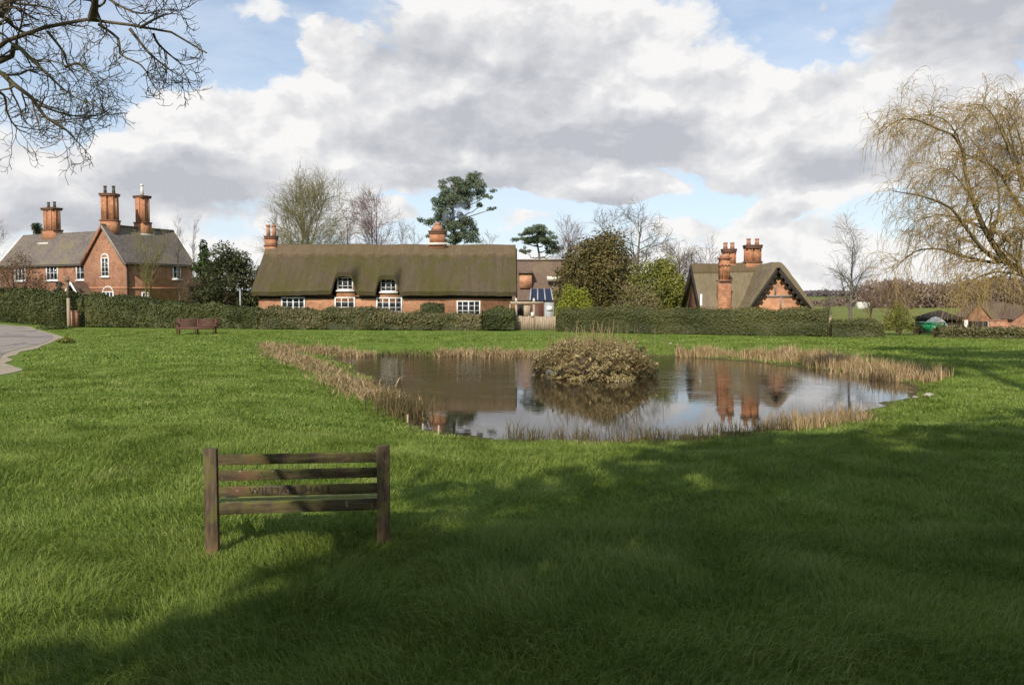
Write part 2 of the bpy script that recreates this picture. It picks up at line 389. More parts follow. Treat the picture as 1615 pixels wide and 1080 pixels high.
reed_mat = leafmat('dry_reeds', [(0, (.17, .11, .048)), (.5, (.38, .265, .13)), (1, (.62, .48, .29))], .3, scale=1.0)
rush_mat = leafmat('dull_rushes', [(0, (.045, .045, .015)), (.5, (.13, .10, .04)), (1, (.27, .19, .085))], .25, scale=1.0)
grass_blade = leafmat('grass_blades', [(0, (.082, .122, .018)), (.4, (.168, .230, .036)), (.8, (.25, .31, .064)), (1, (.38, .38, .15))], .35, scale=.9, amp=1.4)

# ground
ground_mat, t, b = mat('grass_ground', .95, .1)
p = pos(t); gx, gy, gz = t.sep(p)
n1 = t.noise(p, .22, 4, .6); n2 = t.noise(p, 2.6, 5, .7); n3 = t.noise(p, 26, 4, .7)
f = t.m('ADD', t.m('ADD', t.m('MULTIPLY', n1, .3), t.m('MULTIPLY', n2, .4)), t.m('MULTIPLY', n3, .3))
c = t.ramp(f, [(.32, (.080, .125, .018)), (.5, (.135, .195, .030)), (.68, (.20, .26, .055))])
dry = t.ramp(n2, [(.3, (.10, .105, .03)), (.7, (.20, .19, .065))])
fieldc = t.ramp(t.noise(t.v('MULTIPLY', p, (.02, .06, 1)), 1.0, 4), [(.3, (.135, .155, .034)), (.7, (.20, .20, .058))])
c = t.mix(t.ss(gy, 70, 120), c, fieldc)
mud = t.ramp(n3, [(.3, (.06, .045, .02)), (.7, (.15, .11, .05))])
c = t.mix(t.ss(t.m('ADD', gz, t.m('MULTIPLY', t.m('SUBTRACT', n2, .5), .12)), -.30, -.22, 1.0, 0.0), c, mud)
c = t.mix(t.ss(gz, -2.0, -1.0, 0.0, 1.0), fieldc, c)
t.put(b.inputs['Base Color'], c); bump(t, b, t.m('ADD', n3, t.m('MULTIPLY', n2, .8)), .7, .08)
# road
road_mat, t, b = mat('worn_asphalt', .9, .2)
p = pos(t); n1 = t.noise(p, .35, 4); n2 = t.noise(p, 30, 3, .7)
t.put(b.inputs['Base Color'], t.ramp(t.m('ADD', t.m('MULTIPLY', n1, .5), t.m('MULTIPLY', n2, .5)), [(.3, (.22, .185, .155)), (.7, (.34, .29, .245))]))
vo = t.n('ShaderNodeTexVoronoi', feature='DISTANCE_TO_EDGE'); t.put(vo.inputs['Vector'], t.v('ADD', p, t.v('MULTIPLY', t.noise(p, 1.2, 3, col=True), (.9, .9, 0)))); vo.inputs['Scale'].default_value = .32
cr = t.ss(vo.outputs['Distance'], .0, .012, .7, 0.0); pch = t.ss(t.noise(p, .22, 2), .56, .58, 0, .45)
rc_ = t.mix(pch, b.inputs['Base Color'].links[0].from_socket, (.12, .11, .105)); rc_ = t.mix(cr, rc_, (.05, .045, .04))
t.put(b.inputs['Base Color'], rc_)
bump(t, b, n2, .3, .01)
verge_mat = noisy('sandy_verge', [(.3, (.24, .19, .125)), (.7, (.40, .33, .235))], 4, coord=pos)
# water
water_mat, t, b = mat('pond_water', .02, .5)
b.inputs['Base Color'].default_value = (.030, .022, .011, 1); b.inputs['IOR'].default_value = 1.33
b.inputs['Specular IOR Level'].default_value = .75
p = pos(t); wy = t.sep(p)[1]
w1 = t.noise(t.v('MULTIPLY', p, (1.0, 2.2, 1)), 3.2, 3, .5); w2 = t.noise(t.v('MULTIPLY', p, (1.0, 1.6, 1)), .5, 2)
rip = t.m('MULTIPLY', w1, t.ss(t.m('ADD', wy, t.m('MULTIPLY', w2, 12.0)), 23, 34, .10, 1.7))
bump(t, b, rip, .16, .03)
# bench wood
bench_mat, t, b = mat('mossy_bench_timber', .9, .15)
p = objc(t); g = t.n('ShaderNodeNewGeometry')
grain = t.noise(t.v('MULTIPLY', p, (3, 30, 30)), 1.5, 5, .65); pt = t.noise(p, 5, 4, .65); pt2 = t.noise(p, 2.2, 3)
c = t.ramp(grain, [(.3, (.030, .022, .015)), (.55, (.088, .064, .040)), (.8, (.18, .137, .092))])
c = t.mix(t.ss(pt2, .50, .66, 0, .55), c, (.19, .085, .05))
up = t.sep(g.outputs['Normal'])[2]
c = t.mix(t.m('MULTIPLY', t.ss(pt, .40, .60), t.ss(up, -.2, .8, .25, .95)), c, (.125, .135, .028))
c = t.mix(t.ss(t.noise(p, 14, 3), .66, .74, 0, .8), c, (.34, .32, .25))
t.put(b.inputs['Base Color'], c); bump(t, b, t.m('ADD', grain, pt), .6, .008)
post_mat, t, b = mat('bench_post_timber', .9, .15)
p = objc(t); grain = t.noise(t.v('MULTIPLY', p, (26, 26, 2.5)), 1.5, 5, .65); pt = t.noise(p, 6, 4, .65); z = t.sep(p)[2]
c = t.ramp(grain, [(.3, (.038, .027, .018)), (.55, (.105, .077, .05)), (.8, (.21, .163, .112))])
c = t.mix(t.ss(pt, .48, .62, 0, .6), c, (.13, .125, .035))
c = t.mix(t.m('MULTIPLY', t.ss(z, .05, .30, 1, 0), t.ss(pt, .3, .55, .2, .85)), c, (.19, .12, .06))
t.put(b.inputs['Base Color'], c); bump(t, b, t.m('ADD', grain, pt), .6, .008)
letter_mat = noisy('carved_letter_shadow', [(.3, (.022, .018, .014)), (.7, (.05, .04, .03))], 20, bmp=0)
seat_moss = noisy('moss_covered_seat', [(.3, (.12, .125, .03)), (.55, (.24, .25, .055)), (.75, (.36, .35, .14))], 18, bdist=.01)
hill_mat = leafmat('bare_wood_twigs', [(0, (0.09, 0.0624, 0.0504)), (0.5, (0.18, 0.126, 0.096)), (1, (0.3, 0.216, 0.156))], .15, scale=.03)
hill_far = leafmat('distant_wood_twigs', [(0, (.085, .075, .08)), (.5, (.14, .118, .118)), (1, (.20, .165, .155))], .15, scale=.02)
smoke_mat = bpy.data.materials.new('chimney_smoke'); smoke_mat.use_nodes = True
t = NT(smoke_mat.node_tree); t.nt.nodes.clear()
pv = t.n('ShaderNodeVolumePrincipled'); pv.inputs['Color'].default_value = (.72, .80, .92, 1)
pv.inputs['Anisotropy'].default_value = .2
t.put(pv.inputs['Density'], t.m('MULTIPLY', t.ss(t.noise(pos(t), 1.6, 3), .42, .72), .85))
t.nt.links.new(pv.outputs[0], t.n('ShaderNodeOutputMaterial').inputs['Volume'])

# ------------------------------------------------------------------ terrain, pond, road
WZ = -0.30
SHORE = [(536, 565), (575, 585), (605, 603), (640, 637), (668, 664), (694, 679), (745, 689), (805, 692), (880, 694), (960, 693), (1050, 691),
         (1130, 685), (1200, 677), (1280, 668), (1345, 655), (1392, 636), (1425, 619), (1424, 608), (1390, 599), (1330, 588), (1250, 578),
         (1170, 570), (1100, 565), (1040, 562), (950, 560), (850, 560), (760, 561), (690, 562), (600, 561)]
shore = smooth_poly(np.array([on_z(x, y, WZ)[:2] for x, y in SHORE]), 6)
shore = shore + np.stack([vnoise(np.arange(len(shore)) * .7, 0 * shore[:, 0], 3), vnoise(np.arange(len(shore)) * .7, 0 * shore[:, 0] + 9, 5)], 1) * .5 - .25
def sdf(x, y, poly=shore):
    x = np.asarray(x, float); y = np.asarray(y, float); sh = x.shape; q = np.stack([x.ravel(), y.ravel()], 1)
    out = np.empty(len(q)); a = poly; b2 = np.roll(poly, -1, 0); e = b2 - a
    for i in range(0, len(q), 20000):
        w = q[i:i + 20000, None] - a[None]
        tt = np.clip((w * e).sum(2) / ((e * e).sum(1) + 1e-12), 0, 1)
        d = np.linalg.norm(w - e * tt[..., None], axis=2).min(1)
        c1 = q[i:i + 20000, None, 1] >= a[None, :, 1]; c2 = q[i:i + 20000, None, 1] < b2[None, :, 1]
        cr = e[None, :, 0] * w[..., 1] - e[None, :, 1] * w[..., 0] > 0
        wn = ((c1 & c2 & cr) | (~c1 & ~c2 & ~cr)).sum(1) % 2
        out[i:i + 20000] = np.where(wn == 1, -d, d)
    return out.reshape(sh)
ROAD_R = smooth_poly(np.array([(-7.5, -4), (-9.4, 6), (-11.8, 15), (-14.5, 22.2), (-17.1, 26.5), (-19.6, 31), (-22.0, 37.5), (-26.0, 45), (-31.6, 52.5), (-37.5, 60), (-48, 67.5), (-70, 74)]), 8, False)
rd_d = np.gradient(ROAD_R, axis=0); rd_d /= np.linalg.norm(rd_d, axis=1, keepdims=True); rd_n = np.stack([-rd_d[:, 1], rd_d[:, 0]], 1)
ROAD_L = ROAD_R + rd_n * 7.0
road_poly = np.concatenate([ROAD_R - rd_n * .5, (ROAD_L + rd_n * .5)[::-1]])
def height(x, y, withsdf=None):
    d = sdf(x, y) if withsdf is None else withsdf
    z = np.where(d > 0, WZ + .30 * sstep(d, -.4, 3.6) - .001, np.maximum(WZ - .02 - .30 * np.clip(-d, 0, 9), WZ - .9))
    rd = sstep(x, -22 - np.maximum(0, y - 38) * .9, -8)        # calm ground by the road
    und = (vnoise(x * .35, y * .35, 1) - .5) * .07 + (vnoise(x * 1.3, y * 1.3, 2) - .5) * .035
    z = z + und * np.clip(d / 2.5, 0, 1) * sstep(x, -13, -9) * (1 - sstep(y, 48, 60) * .5)
    z = z - 3.2 * sstep(y, 46, 84) * sstep(x, 14, 27)
    z = z + 14 * sstep(y, 520, 1300)
    return z
def axis(lo, hi, st, far_lo, far_hi, g=1.16):
    m = list(np.arange(lo, hi + 1e-6, st)); s, q = st, m[-1]
    while q < far_hi: s *= g; q += s; m.append(q)
    s, q = st, m[0]
    while q > far_lo: s *= g; q -= s; m.insert(0, q)
    return np.array(m)
gxs = axis(-16, 26, .22, -2500, 2500); gys = axis(3, 46, .22, -300, 3500)
GX, GY = np.meshgrid(gxs, gys)
sd = np.full(GX.shape, 50.0); near = (np.abs(GX) < 60) & (GY < 70) & (GY > -20); sd[near] = sdf(GX[near], GY[near])
m = MB(); m.grid(np.stack([GX, GY, height(GX, GY, sd)], -1))
tag(m.build('ground', ground_mat, smooth=True), kind='structure')
wp = MB(); lo, hi = shore.min(0) - 1, shore.max(0) + 1
WX, WY = np.meshgrid(np.linspace(lo[0], hi[0], 60), np.linspace(lo[1], hi[1], 60))
wp.grid(np.stack([WX, WY, np.full(WX.shape, WZ)], -1))
tag(wp.build('pond_water', water_mat, smooth=True), kind='structure')
def strip(L, Rr, z, n=5):
    s_ = np.linspace(0, 1, n)[:, None, None]; P = Rr[None] * (1 - s_) + L[None] * s_
    return np.concatenate([P, np.full(P.shape[:2] + (1,), z)], -1)
jag = (vnoise(np.arange(len(ROAD_R)) * .4, np.zeros(len(ROAD_R)), 8) - .5)[:, None] * .5
tag(MB().grid(strip(ROAD_L + rd_n * .9, ROAD_R - rd_n * (.42 + jag), .012)).build('road_verge', verge_mat), kind='structure')
tag(MB().grid(strip(ROAD_L, ROAD_R, .022)).build('road', road_mat), kind='structure')

# ------------------------------------------------------------------ grass, reeds, island
rng = np.random.default_rng(7)
def blades(mb, x, y, z, h, w, lean, rng, yaw=None, comb=None):
    n = len(x); a = rng.uniform(0, 2 * np.pi, n) if yaw is None else yaw
    la = rng.uniform(0, 2 * np.pi, n) if comb is None else comb; L = lean * h
    B = np.stack([x, y, z], 1); S = np.stack([np.cos(a), np.sin(a), 0 * a], 1) * w[:, None] * .5
    D = np.stack([np.cos(la) * L, np.sin(la) * L, 0 * h], 1); U = np.stack([0 * h, 0 * h, h], 1)
    M1 = B + U * .6 + D * .35; Tp = B + U * (1 - .25 * lean[:, None]) + D
    V = np.stack([B - S, B + S, M1 + S * .75, M1 - S * .75, Tp], 1).reshape(-1, 3)
    i = np.arange(n)[:, None] * 5; k0 = mb.k
    mb.add(V, i + np.array([[0, 1, 2, 3]])); mb.f.append(i + np.array([[3, 2, 4]]) + k0)
gb = MB()
road_test = lambda x, y: sdf(x, y, road_poly)
for (y0, y1, n, h0, w0) in ((2.6, 7, 140000, .115, .0058), (7, 13, 150000, .095, .009), (13, 25, 150000, .075, .019), (25, 60, 150000, .08, .042)):
    yy = np.sqrt(rng.uniform(y0 ** 2, y1 ** 2, n)); xx = rng.uniform(-1, 1, n) * (.70 * yy + 1.2)
    d = sdf(xx, yy); ok = d > .25
    ok &= ~((yy > 42.5 + np.clip(20 - xx, 0, 60) * .21) & (xx > -32))
    lf = xx < -6
    rr = np.ones(n); rr[lf] = road_test(xx[lf], yy[lf]); ok &= rr > .15
    ok &= ~((yy > 60 + .0 * xx) | ((yy > 57) & (xx < -30)))
    xx, yy, d = xx[ok], yy[ok], d[ok]
    zz = height(xx, yy, d)
    cl = vnoise(xx * 2.2, yy * 2.2, 4) * .6 + vnoise(xx * .6, yy * .6, 6) * .5
    h = h0 * (.30 + cl * 1.15) * rng.uniform(.6, 1.25, len(xx)); w = w0 * rng.uniform(.7, 1.3, len(xx))
    blades(gb, xx, yy, zz - .008, h, w, rng.uniform(.2, 1.3, len(xx)), rng, comb=vnoise(xx * .9, yy * .9, 21) * 9 + rng.normal(size=len(xx)) * 1.1)
tag(gb.build('grass', grass_blade), 'short green lawn grass of the village green', 'grass', kind='stuff')

def reed_bed(name, label, pts, n, hlo, hhi, w, mt, zbase=WZ, spread=.5, lean=.5, seed=1):
    r = np.random.default_rng(seed); mb = MB()
    P = resample(smooth_poly(np.array([on_z(x, y, zbase)[:2] for x, y, _ in pts]), 6, False), 200)
    W = np.interp(np.linspace(0, 1, 200), np.linspace(0, 1, len(pts)), [q[2] for q in pts])
    k = r.integers(0, 200, n); T = np.gradient(P, axis=0); T /= np.linalg.norm(T, axis=1, keepdims=True); N = np.stack([-T[:, 1], T[:, 0]], 1)
    cl = vnoise(k * .13, k * 0 + seed, seed) * .55 + vnoise(k * .55, k * 0 + seed + 7, seed) * .5; keep = r.uniform(0, 1, n) < .1 + 1.25 * cl
    k = k[keep]; n = len(k); cl = cl[keep]
    q = P[k] + N[k] * (r.normal(size=n) * W[k] * .5)[:, None] + T[k] * r.uniform(-.1, .1, n)[:, None]
    zz = np.maximum(height(q[:, 0], q[:, 1]), WZ) - .02
    h = r.uniform(hlo, hhi, n) * (.35 + 1.15 * cl)
    blades(mb, q[:, 0], q[:, 1], zz, h, w * r.uniform(.6, 1.4, n), r.uniform(.05, 1, n) * lean * 2, r)
    return tag(mb.build(name, mt), label, 'reeds', kind='stuff')
reed_bed('reeds', 'thick dry tan reeds along the left bank of the pond', [(432, 561, .5), (480, 577, .8), (530, 597, .9), (575, 617, .85), (606, 630, .6)], 5200, .10, .34, .024, reed_mat, -.2, lean=1.0, seed=2)
reed_bed('rushes', 'brownish green rushes at the end of the left reed bed', [(612, 636, .6), (640, 652, .7), (655, 660, .4)], 700, .25, .5, .016, rush_mat, -.25, lean=.3, seed=3)
reed_bed('reeds', 'low dull reeds at the far left corner of the pond', [(415, 556, .8), (470, 556, 1.3), (530, 557, 1.0), (585, 558, .7)], 2300, .12, .34, .032, reed_mat, -.2, lean=.7, seed=4)
reed_bed('reeds', 'straw coloured reeds on the far bank left of the island', [(690, 557, .7), (750, 557, 1.3), (800, 557, 1.2), (852, 558, 1.0)], 2100, .14, .36, .034, reed_mat, -.2, lean=.8, seed=5)
reed_bed('rushes', 'thin dull rushes on the far bank between two straw reed beds', [(600, 559, .5), (640, 559, .6), (690, 559, .5)], 300, .15, .3, .03, rush_mat, -.25, seed=55)
reed_bed('reeds', 'long tan reed bed curving round the far right shore', [(1070, 560, .5), (1140, 562, .8), (1210, 566, .8), (1290, 573, .9), (1360, 584, .9), (1430, 597, .9), (1482, 602, .7)], 7500, .16, .46, .030, reed_mat, -.25, lean=.25, seed=6)
reed_bed('reeds', 'tan reeds at the near right shore beside the shadow edge', [(1235, 674, .5), (1275, 669, .8), (1310, 663, .8), (1345, 655, .4)], 1100, .16, .36, .017, reed_mat, -.25, lean=.25, seed=7)
reed_bed('rushes', 'dark thin rushes along the shaded near shore', [(800, 694, .4), (900, 696, .5), (1000, 696, .6), (1100, 691, .6), (1180, 682, .6), (1240, 675, .5)], 1700, .10, .34, .011, rush_mat, -.28, lean=.35, seed=8)

ir = 1.62; ic = on_z(946, 602, WZ) + np.array([0, ir - .35, 0])
def island():
    r = np.random.default_rng(11)
    a = np.linspace(0, 2 * np.pi, 49); s_ = np.linspace(0, 1, 14)
    A, S = np.meshgrid(a, s_)
    rad = ir * .74 * (1 - S) * (1 + .10 * (vnoise(3 + np.cos(A) * 2.2, 3 + np.sin(A) * 2.2, 3) - .5) * 2)
    prof = np.sin(np.clip(S * 1.5, 0, 1) * np.pi / 2) * .62 + .05 * vnoise(A * 3, S * 9, 2)
    V = np.stack([ic[0] + rad * np.cos(A), ic[1] + .35 + rad * 1.0 * np.sin(A), WZ - .08 + prof], -1)
    tag(MB().grid(V).build('island', soil, smooth=True), kind='structure')
    mb = MB(); n = 34000
    u = r.uniform(0, 1, n) ** 1.2; a = r.uniform(0, 2 * np.pi, n); el_ = np.arcsin(u)
    lump = .74 + .34 * vnoise(np.cos(a) * 3.2 + 9, np.sin(a) * 3.2 + u * 4, 12) + .22 * vnoise(np.cos(a) * 9 + 29, np.sin(a) * 9 + u * 9, 14)
    k = lump * (.80 + .22 * r.uniform(0, 1, n) ** .7)
    keep = vnoise(np.cos(a) * 11 + 50, np.sin(a) * 11 + u * 12, 15) > .26 + .22 * (np.cos(a) < -.15)
    a, u, el_, k = a[keep], u[keep], el_[keep], k[keep]; n = len(a)
    c = np.stack([ic[0] + np.cos(a) * np.cos(el_) ** .5 * ir * 1.0 * k, ic[1] + .35 + np.sin(a) * np.cos(el_) ** .5 * ir * 1.0 * k, WZ + .02 + u * 1.04 * k], 1)
    nr = np.stack([np.cos(a) * np.cos(el_), np.sin(a) * np.cos(el_), u + .3], 1) + r.normal(size=(n, 3)) * .8
    mb.leaves(c, nr, r.uniform(.015, .048, n) * (1 + (r.uniform(0, 1, n) > .9)), r, .45)
    o = tag(mb.build('brambles', leaf_bramble), 'dense brown and green brambles covering the pond island', 'brambles', kind='stuff')
    # arching bramble stems and upright dead stalks
    n = 1500; a = r.uniform(0, 2 * np.pi, n); rr = ir * np.sqrt(r.uniform(0, .95, n))
    b0 = np.stack([ic[0] + rr * np.cos(a), ic[1] + .35 + rr * np.sin(a), WZ + .85 * np.sqrt(np.clip(1 - (rr / ir) ** 2, .05, 1))], 1)
    dirs = np.stack([np.cos(a) * r.uniform(0, .6, n), np.sin(a) * r.uniform(0, .6, n), r.uniform(.5, 1, n)], 1) + r.normal(size=(n, 3)) * .25
    tt = np.linspace(0, 1, 5)[None, :, None]; L = r.uniform(.2, .55, n)[:, None, None]
    P = b0[:, None] + dirs[:, None] * tt * L + np.array([0, 0, -.35]) * (tt ** 2) * L
    mb = MB(); mb.tubes(P, np.full((n, 5), .0065), 3)
    n = 90; x = ic[0] + r.normal(size=n) * .75 + .15; y = ic[1] + .35 + r.normal(size=n) * .6
    P = np.stack([x, y, np.full(n, WZ + .7)], 1)[:, None] + np.stack([r.normal(size=n) * .18, r.normal(size=n) * .1, r.uniform(.4, 1.05, n)], 1)[:, None] * np.linspace(0, 1, 5)[None, :, None]
    mb.tubes(P, np.linspace(.011, .006, 5)[None] * np.ones((n, 1)), 3)
    tag(mb.build('bramble_stems', reed_mat), 'pale arching stems and upright stalks rising from the island brambles', 'stems', kind='stuff')
island()

# ------------------------------------------------------------------ memorial bench in the foreground
def bench():
    A = on_z(335.5, 873, 0); Bp = np.array([-1.078, 6.61, 0]); c = (A + Bp) / 2; w = np.linalg.norm(Bp - A); yaw = math.atan2(Bp[1] - A[1], Bp[0] - A[0])
    c[2] = float(height(np.array([c[0]]), np.array([c[1]]))[0])
    e = empty('memorial_bench', c, yaw, 'weathered dark timber memorial bench standing alone in the foreground grass', 'bench')
    for sx in (-1, 1):
        mb = MB(); mb.obox((sx * w / 2, 0, .405), (.053, 0, 0), (0, .036, 0), (0, 0, .485)); mb.build('leg', post_mat, e, bevel=.008)
        mb = MB(); mb.obox((sx * w / 2 - (.10 if sx < 0 else .045), .44, .19), (.035, 0, 0), (0, .035, 0), (0, 0, .27)); mb.build('leg', post_mat, e, bevel=.006)
        mb = MB(); mb.obox((sx * w / 2 - (.05 if sx < 0 else .02), .22, .36), (.022, 0, 0), (-.045 if sx < 0 else -.02, .195, 0), (0, 0, .04)); mb.build('side_rail', post_mat, e, bevel=.005)
    iw = w - .106
    for i, (z0, z1) in enumerate(((.752, .836), (.622, .705), (.488, .572), (.345, .440))):
        tilt = (-.6 + i * .3) * .004
        mb = MB(); mb.obox((0, .004, (z0 + z1) / 2), (iw / 2 + .004, 0, tilt), (0, .016, 0), (0, 0, (z1 - z0) / 2))
        s = mb.build('slat', bench_mat, e, bevel=.006)
        if i == 2:
            fc = bpy.data.curves.new('lettering', 'FONT'); fc.body = 'WILLIAM  HALL'; fc.size = .088; fc.align_x = 'CENTER'; fc.align_y = 'CENTER'
            fc.extrude = .0008; fc.space_character = 1.12
            tmp = bpy.data.objects.new('tmp', fc); COL.objects.link(tmp)
            dg = bpy.context.evaluated_depsgraph_get(); me = bpy.data.meshes.new_from_object(tmp.evaluated_get(dg))
            bpy.data.objects.remove(tmp); me.name = 'lettering'; me.materials.clear(); me.materials.append(letter_mat)
            lt = bpy.data.objects.new('lettering', me); COL.objects.link(lt); lt.parent = s
            lt.location = (-.06, -.0138, (z0 + z1) / 2); lt.rotation_euler = (R(90), 0, 0); lt.scale = (1.0, .92, 1)
    for k in range(4):
        mb = MB(); mb.obox((0, .07 + k * .115, .415), (iw / 2 + .03, 0, 0), (0, .05, 0), (0, 0, .013)); mb.build('seat_slat', seat_moss, e, bevel=.004)
bench()

def far_bench():
    c = on_z(309, 527.5, 0)
    e = empty('garden_bench', c, R(6), 'low reddish brown double bench on the far lawn in front of the long hedge', 'bench')
    w = 2.45
    for s, x0 in ((-1, -w / 4), (1, w / 4)):
        for k in range(4):
            mb = MB(); mb.obox((x0, .38 + k * .035, .50 + k * .115), (w / 4 - .015, 0, 0), (0, .012, 0), (0, 0, .047)); mb.build('back_slat', red_wood, e)
    for k in range(4):
        mb = MB(); mb.box((0, -.10 + k * .12, .43), w - .25, .105, .035); mb.build('seat_slat', red_wood, e)
    for x in (-w / 2 + .2, 0, w / 2 - .2):
        mb = MB(); mb.box((x, -.12, .2), .07, .07, .42); mb.build('leg', red_wood, e)
        mb = MB(); mb.obox((x, .40, .45), (.035, 0, 0), (0, .035, 0), (0, .06, .47)); mb.build('leg', red_wood, e)
    mb = MB(); mb.box((0, -.17, .355), w - .3, .03, .10); mb.build('apron', red_wood, e)
    for x in (-w / 2 + .12, w / 2 - .12):
        mb = MB(); mb.box((x, .12, .64), .08, .62, .05); mb.box((x, -.14, .53), .06, .06, .2); mb.build('armrest', red_wood, e)
far_bench()

# ------------------------------------------------------------------ buildings
def window(parent, c, rt, nrm, w, h, nx, ny, matf=white, sill=True, arch=False, lab=None):
    """a framed window on a wall: c centre on the wall plane, rt the wall direction, nrm outwards"""
    c, rt, nrm = (np.asarray(q, float) for q in (c, rt, nrm)); up = np.array([0, 0, 1.]); mb = MB()
    fw = .09
    def bar(u0, u1, v0, v1, d0, d1):
        mb.obox(c + rt * (u0 + u1) / 2 + up * (v0 + v1) / 2 + nrm * (d0 + d1) / 2, rt * (u1 - u0) / 2, nrm * (d1 - d0) / 2, up * (v1 - v0) / 2)
    bar(-w / 2, -w / 2 + fw, -h / 2, h / 2, -.02, .07); bar(w / 2 - fw, w / 2, -h / 2, h / 2, -.02, .07)
    bar(-w / 2 + fw, w / 2 - fw, h / 2 - fw, h / 2, -.02, .068); bar(-w / 2 + fw, w / 2 - fw, -h / 2, -h / 2 + fw, -.02, .068)
    for i in range(1, nx):
        u = -w / 2 + w * i / nx; q = .045 if (nx >= 4 and i % 2 == 0) else .026
        bar(u - q, u + q, -h / 2 + fw, h / 2 - fw, .0, .06)
    for j in range(1, ny):
        v = -h / 2 + h * j / ny; bar(-w / 2 + fw, w / 2 - fw, v - .016, v + .016, .0, .054)
    if arch:
        for a0 in np.linspace(.15, np.pi - .15, 7):
            p = c + rt * math.cos(a0) * w * .44 + up * (h / 2 + math.sin(a0) * w * .30) + nrm * .02
            tg_ = rt * -math.sin(a0) + up * math.cos(a0) * .7
            mb.obox(p, tg_ * .11, nrm * .05, np.cross(tg_, nrm) * .06)
    f = mb.build('window', matf, parent)
    g = MB(); g.obox(c + nrm * .012, rt * (w / 2 - fw * .6), nrm * .01, up * (h / 2 - fw * .6)); g.build('pane', glass, f)
    if sill:
        s = MB(); s.obox(c - up * (h / 2 + .05) + nrm * .07, rt * (w / 2 + .10), nrm * .09, up * .05); s.build('sill', matf, f)
    if lab: f['label'] = lab
    return f

def stack(parent, x, y, z0, z1, w, d, flues, pots, brick=brick_chimney, ledge=True, potm=pot_mat, rz=0.0, ph=.6, flash=True, baseh=None, lean=0.0):
    mb = MB(); bh = baseh if baseh is not None else (z1 - z0) * .32
    cs, sn = math.cos(rz), math.sin(rz)
    mb.box((x, y, z0 + bh / 2), w * .93, d * .93, bh, rz)
    if flues:
        r0 = w * .47 if flues == 1 else w * .285
        for i in range(flues):
            u = (i - (flues - 1) / 2) * w * .41
            px_, py_ = x + u * cs, y + u * sn
            mb.prism((px_, py_), r0, r0 * .94, z0 + bh, z1 - .28, 8, R(22.5) + rz)
            for a in range(8):          # moulded ribs of the shaft
                an = R(45) * a + R(22.5) + rz
                mb.box((px_ + r0 * .95 * math.cos(an), py_ + r0 * .95 * math.sin(an), (z0 + bh + z1 - .3) / 2), .09, .09, z1 - z0 - bh - .3, an)
    else:
        mb.box((x, y, (z0 + bh + z1 - .28) / 2), w * .86, d * .86, z1 - .28 - z0 - bh, rz)
    ch = mb.build('chimney', brick, parent)
    cb = MB()
    if ledge: MB().box((x, y, z0 + bh + .03), w * 1.0, d * 1.0, .12, rz).build('ledge', cap_mat, ch)
    cb.box((x, y, z1 - .21), w * .95, d * .95, .14, rz); cb.box((x, y, z1 - .08), w * 1.0, d * 1.0, .12, rz)
    cb.build('corbel', cap_mat, ch)
    for i in range(pots):
        u = (i - (pots - 1) / 2) * w * .5
        pb = MB(); q = (x + u * cs, y + u * sn)
        pb.prism(q, .16, .125, z1 - .02, z1 + ph * .8, 10); pb.prism(q, .155, .155, z1 + ph * .8 + .002, z1 + ph, 10)
        pb.build('pot', potm, ch)
    return ch

def gable_wall_block(W, L, he, hr, y0=0.0, x0=0.0, axis='y'):
    """walls with two gables, ridge along axis"""
    mb = MB()
    if axis == 'y':
        V = [(x0 - W / 2, y0, 0), (x0 + W / 2, y0, 0), (x0 + W / 2, y0, he), (x0, y0, hr), (x0 - W / 2, y0, he)]
        V2 = [(a, y0 + L, c) for a, _, c in V]
    else:
        V = [(x0, y0, 0), (x0, y0 + W, 0), (x0, y0 + W, he), (x0, y0 + W / 2, hr), (x0, y0, he)]
        V2 = [(x0 + L, b_, c) for _, b_, c in V]
    k = np.array(V + V2); mb.add(k, [(0, 1, 6, 5), (1, 2, 7, 6), (4, 0, 5, 9)])
    mb.f.append(np.array([(0, 4, 3, 2, 1)])); mb.f.append(np.array([(5, 6, 7, 8, 9)]))
    return mb
def slope(mb, a, b, c, d, th):
    """roof slab: a,b along the eave, c,d along the ridge (a-d, b-c are the verges); thickness downwards-normal"""
    a, b, c, d = (np.asarray(q, float) for q in (a, b, c, d)); n = np.cross(b - a, d - a); n /= np.linalg.norm(n)
    if n[2] < 0: n = -n
    nu = 14; T = np.linspace(0, 1, nu)[:, None]
    lo = a + (b - a) * T; hi = d + (c - d) * T
    wob = np.array([(vnoise(np.arange(nu) * .9 + a[0], np.zeros(nu) + a[1], 3) - .5) * .03]).T
    lo = lo + n * wob
    V = np.stack([lo, hi], 0); mb.grid(V); mb.grid(V - n * th)
    for P in (lo, hi): mb.grid(np.stack([P, P - n * th], 0))
    for i in (0, -1): mb.grid(np.stack([V[:, i], V[:, i] - n * th], 0))

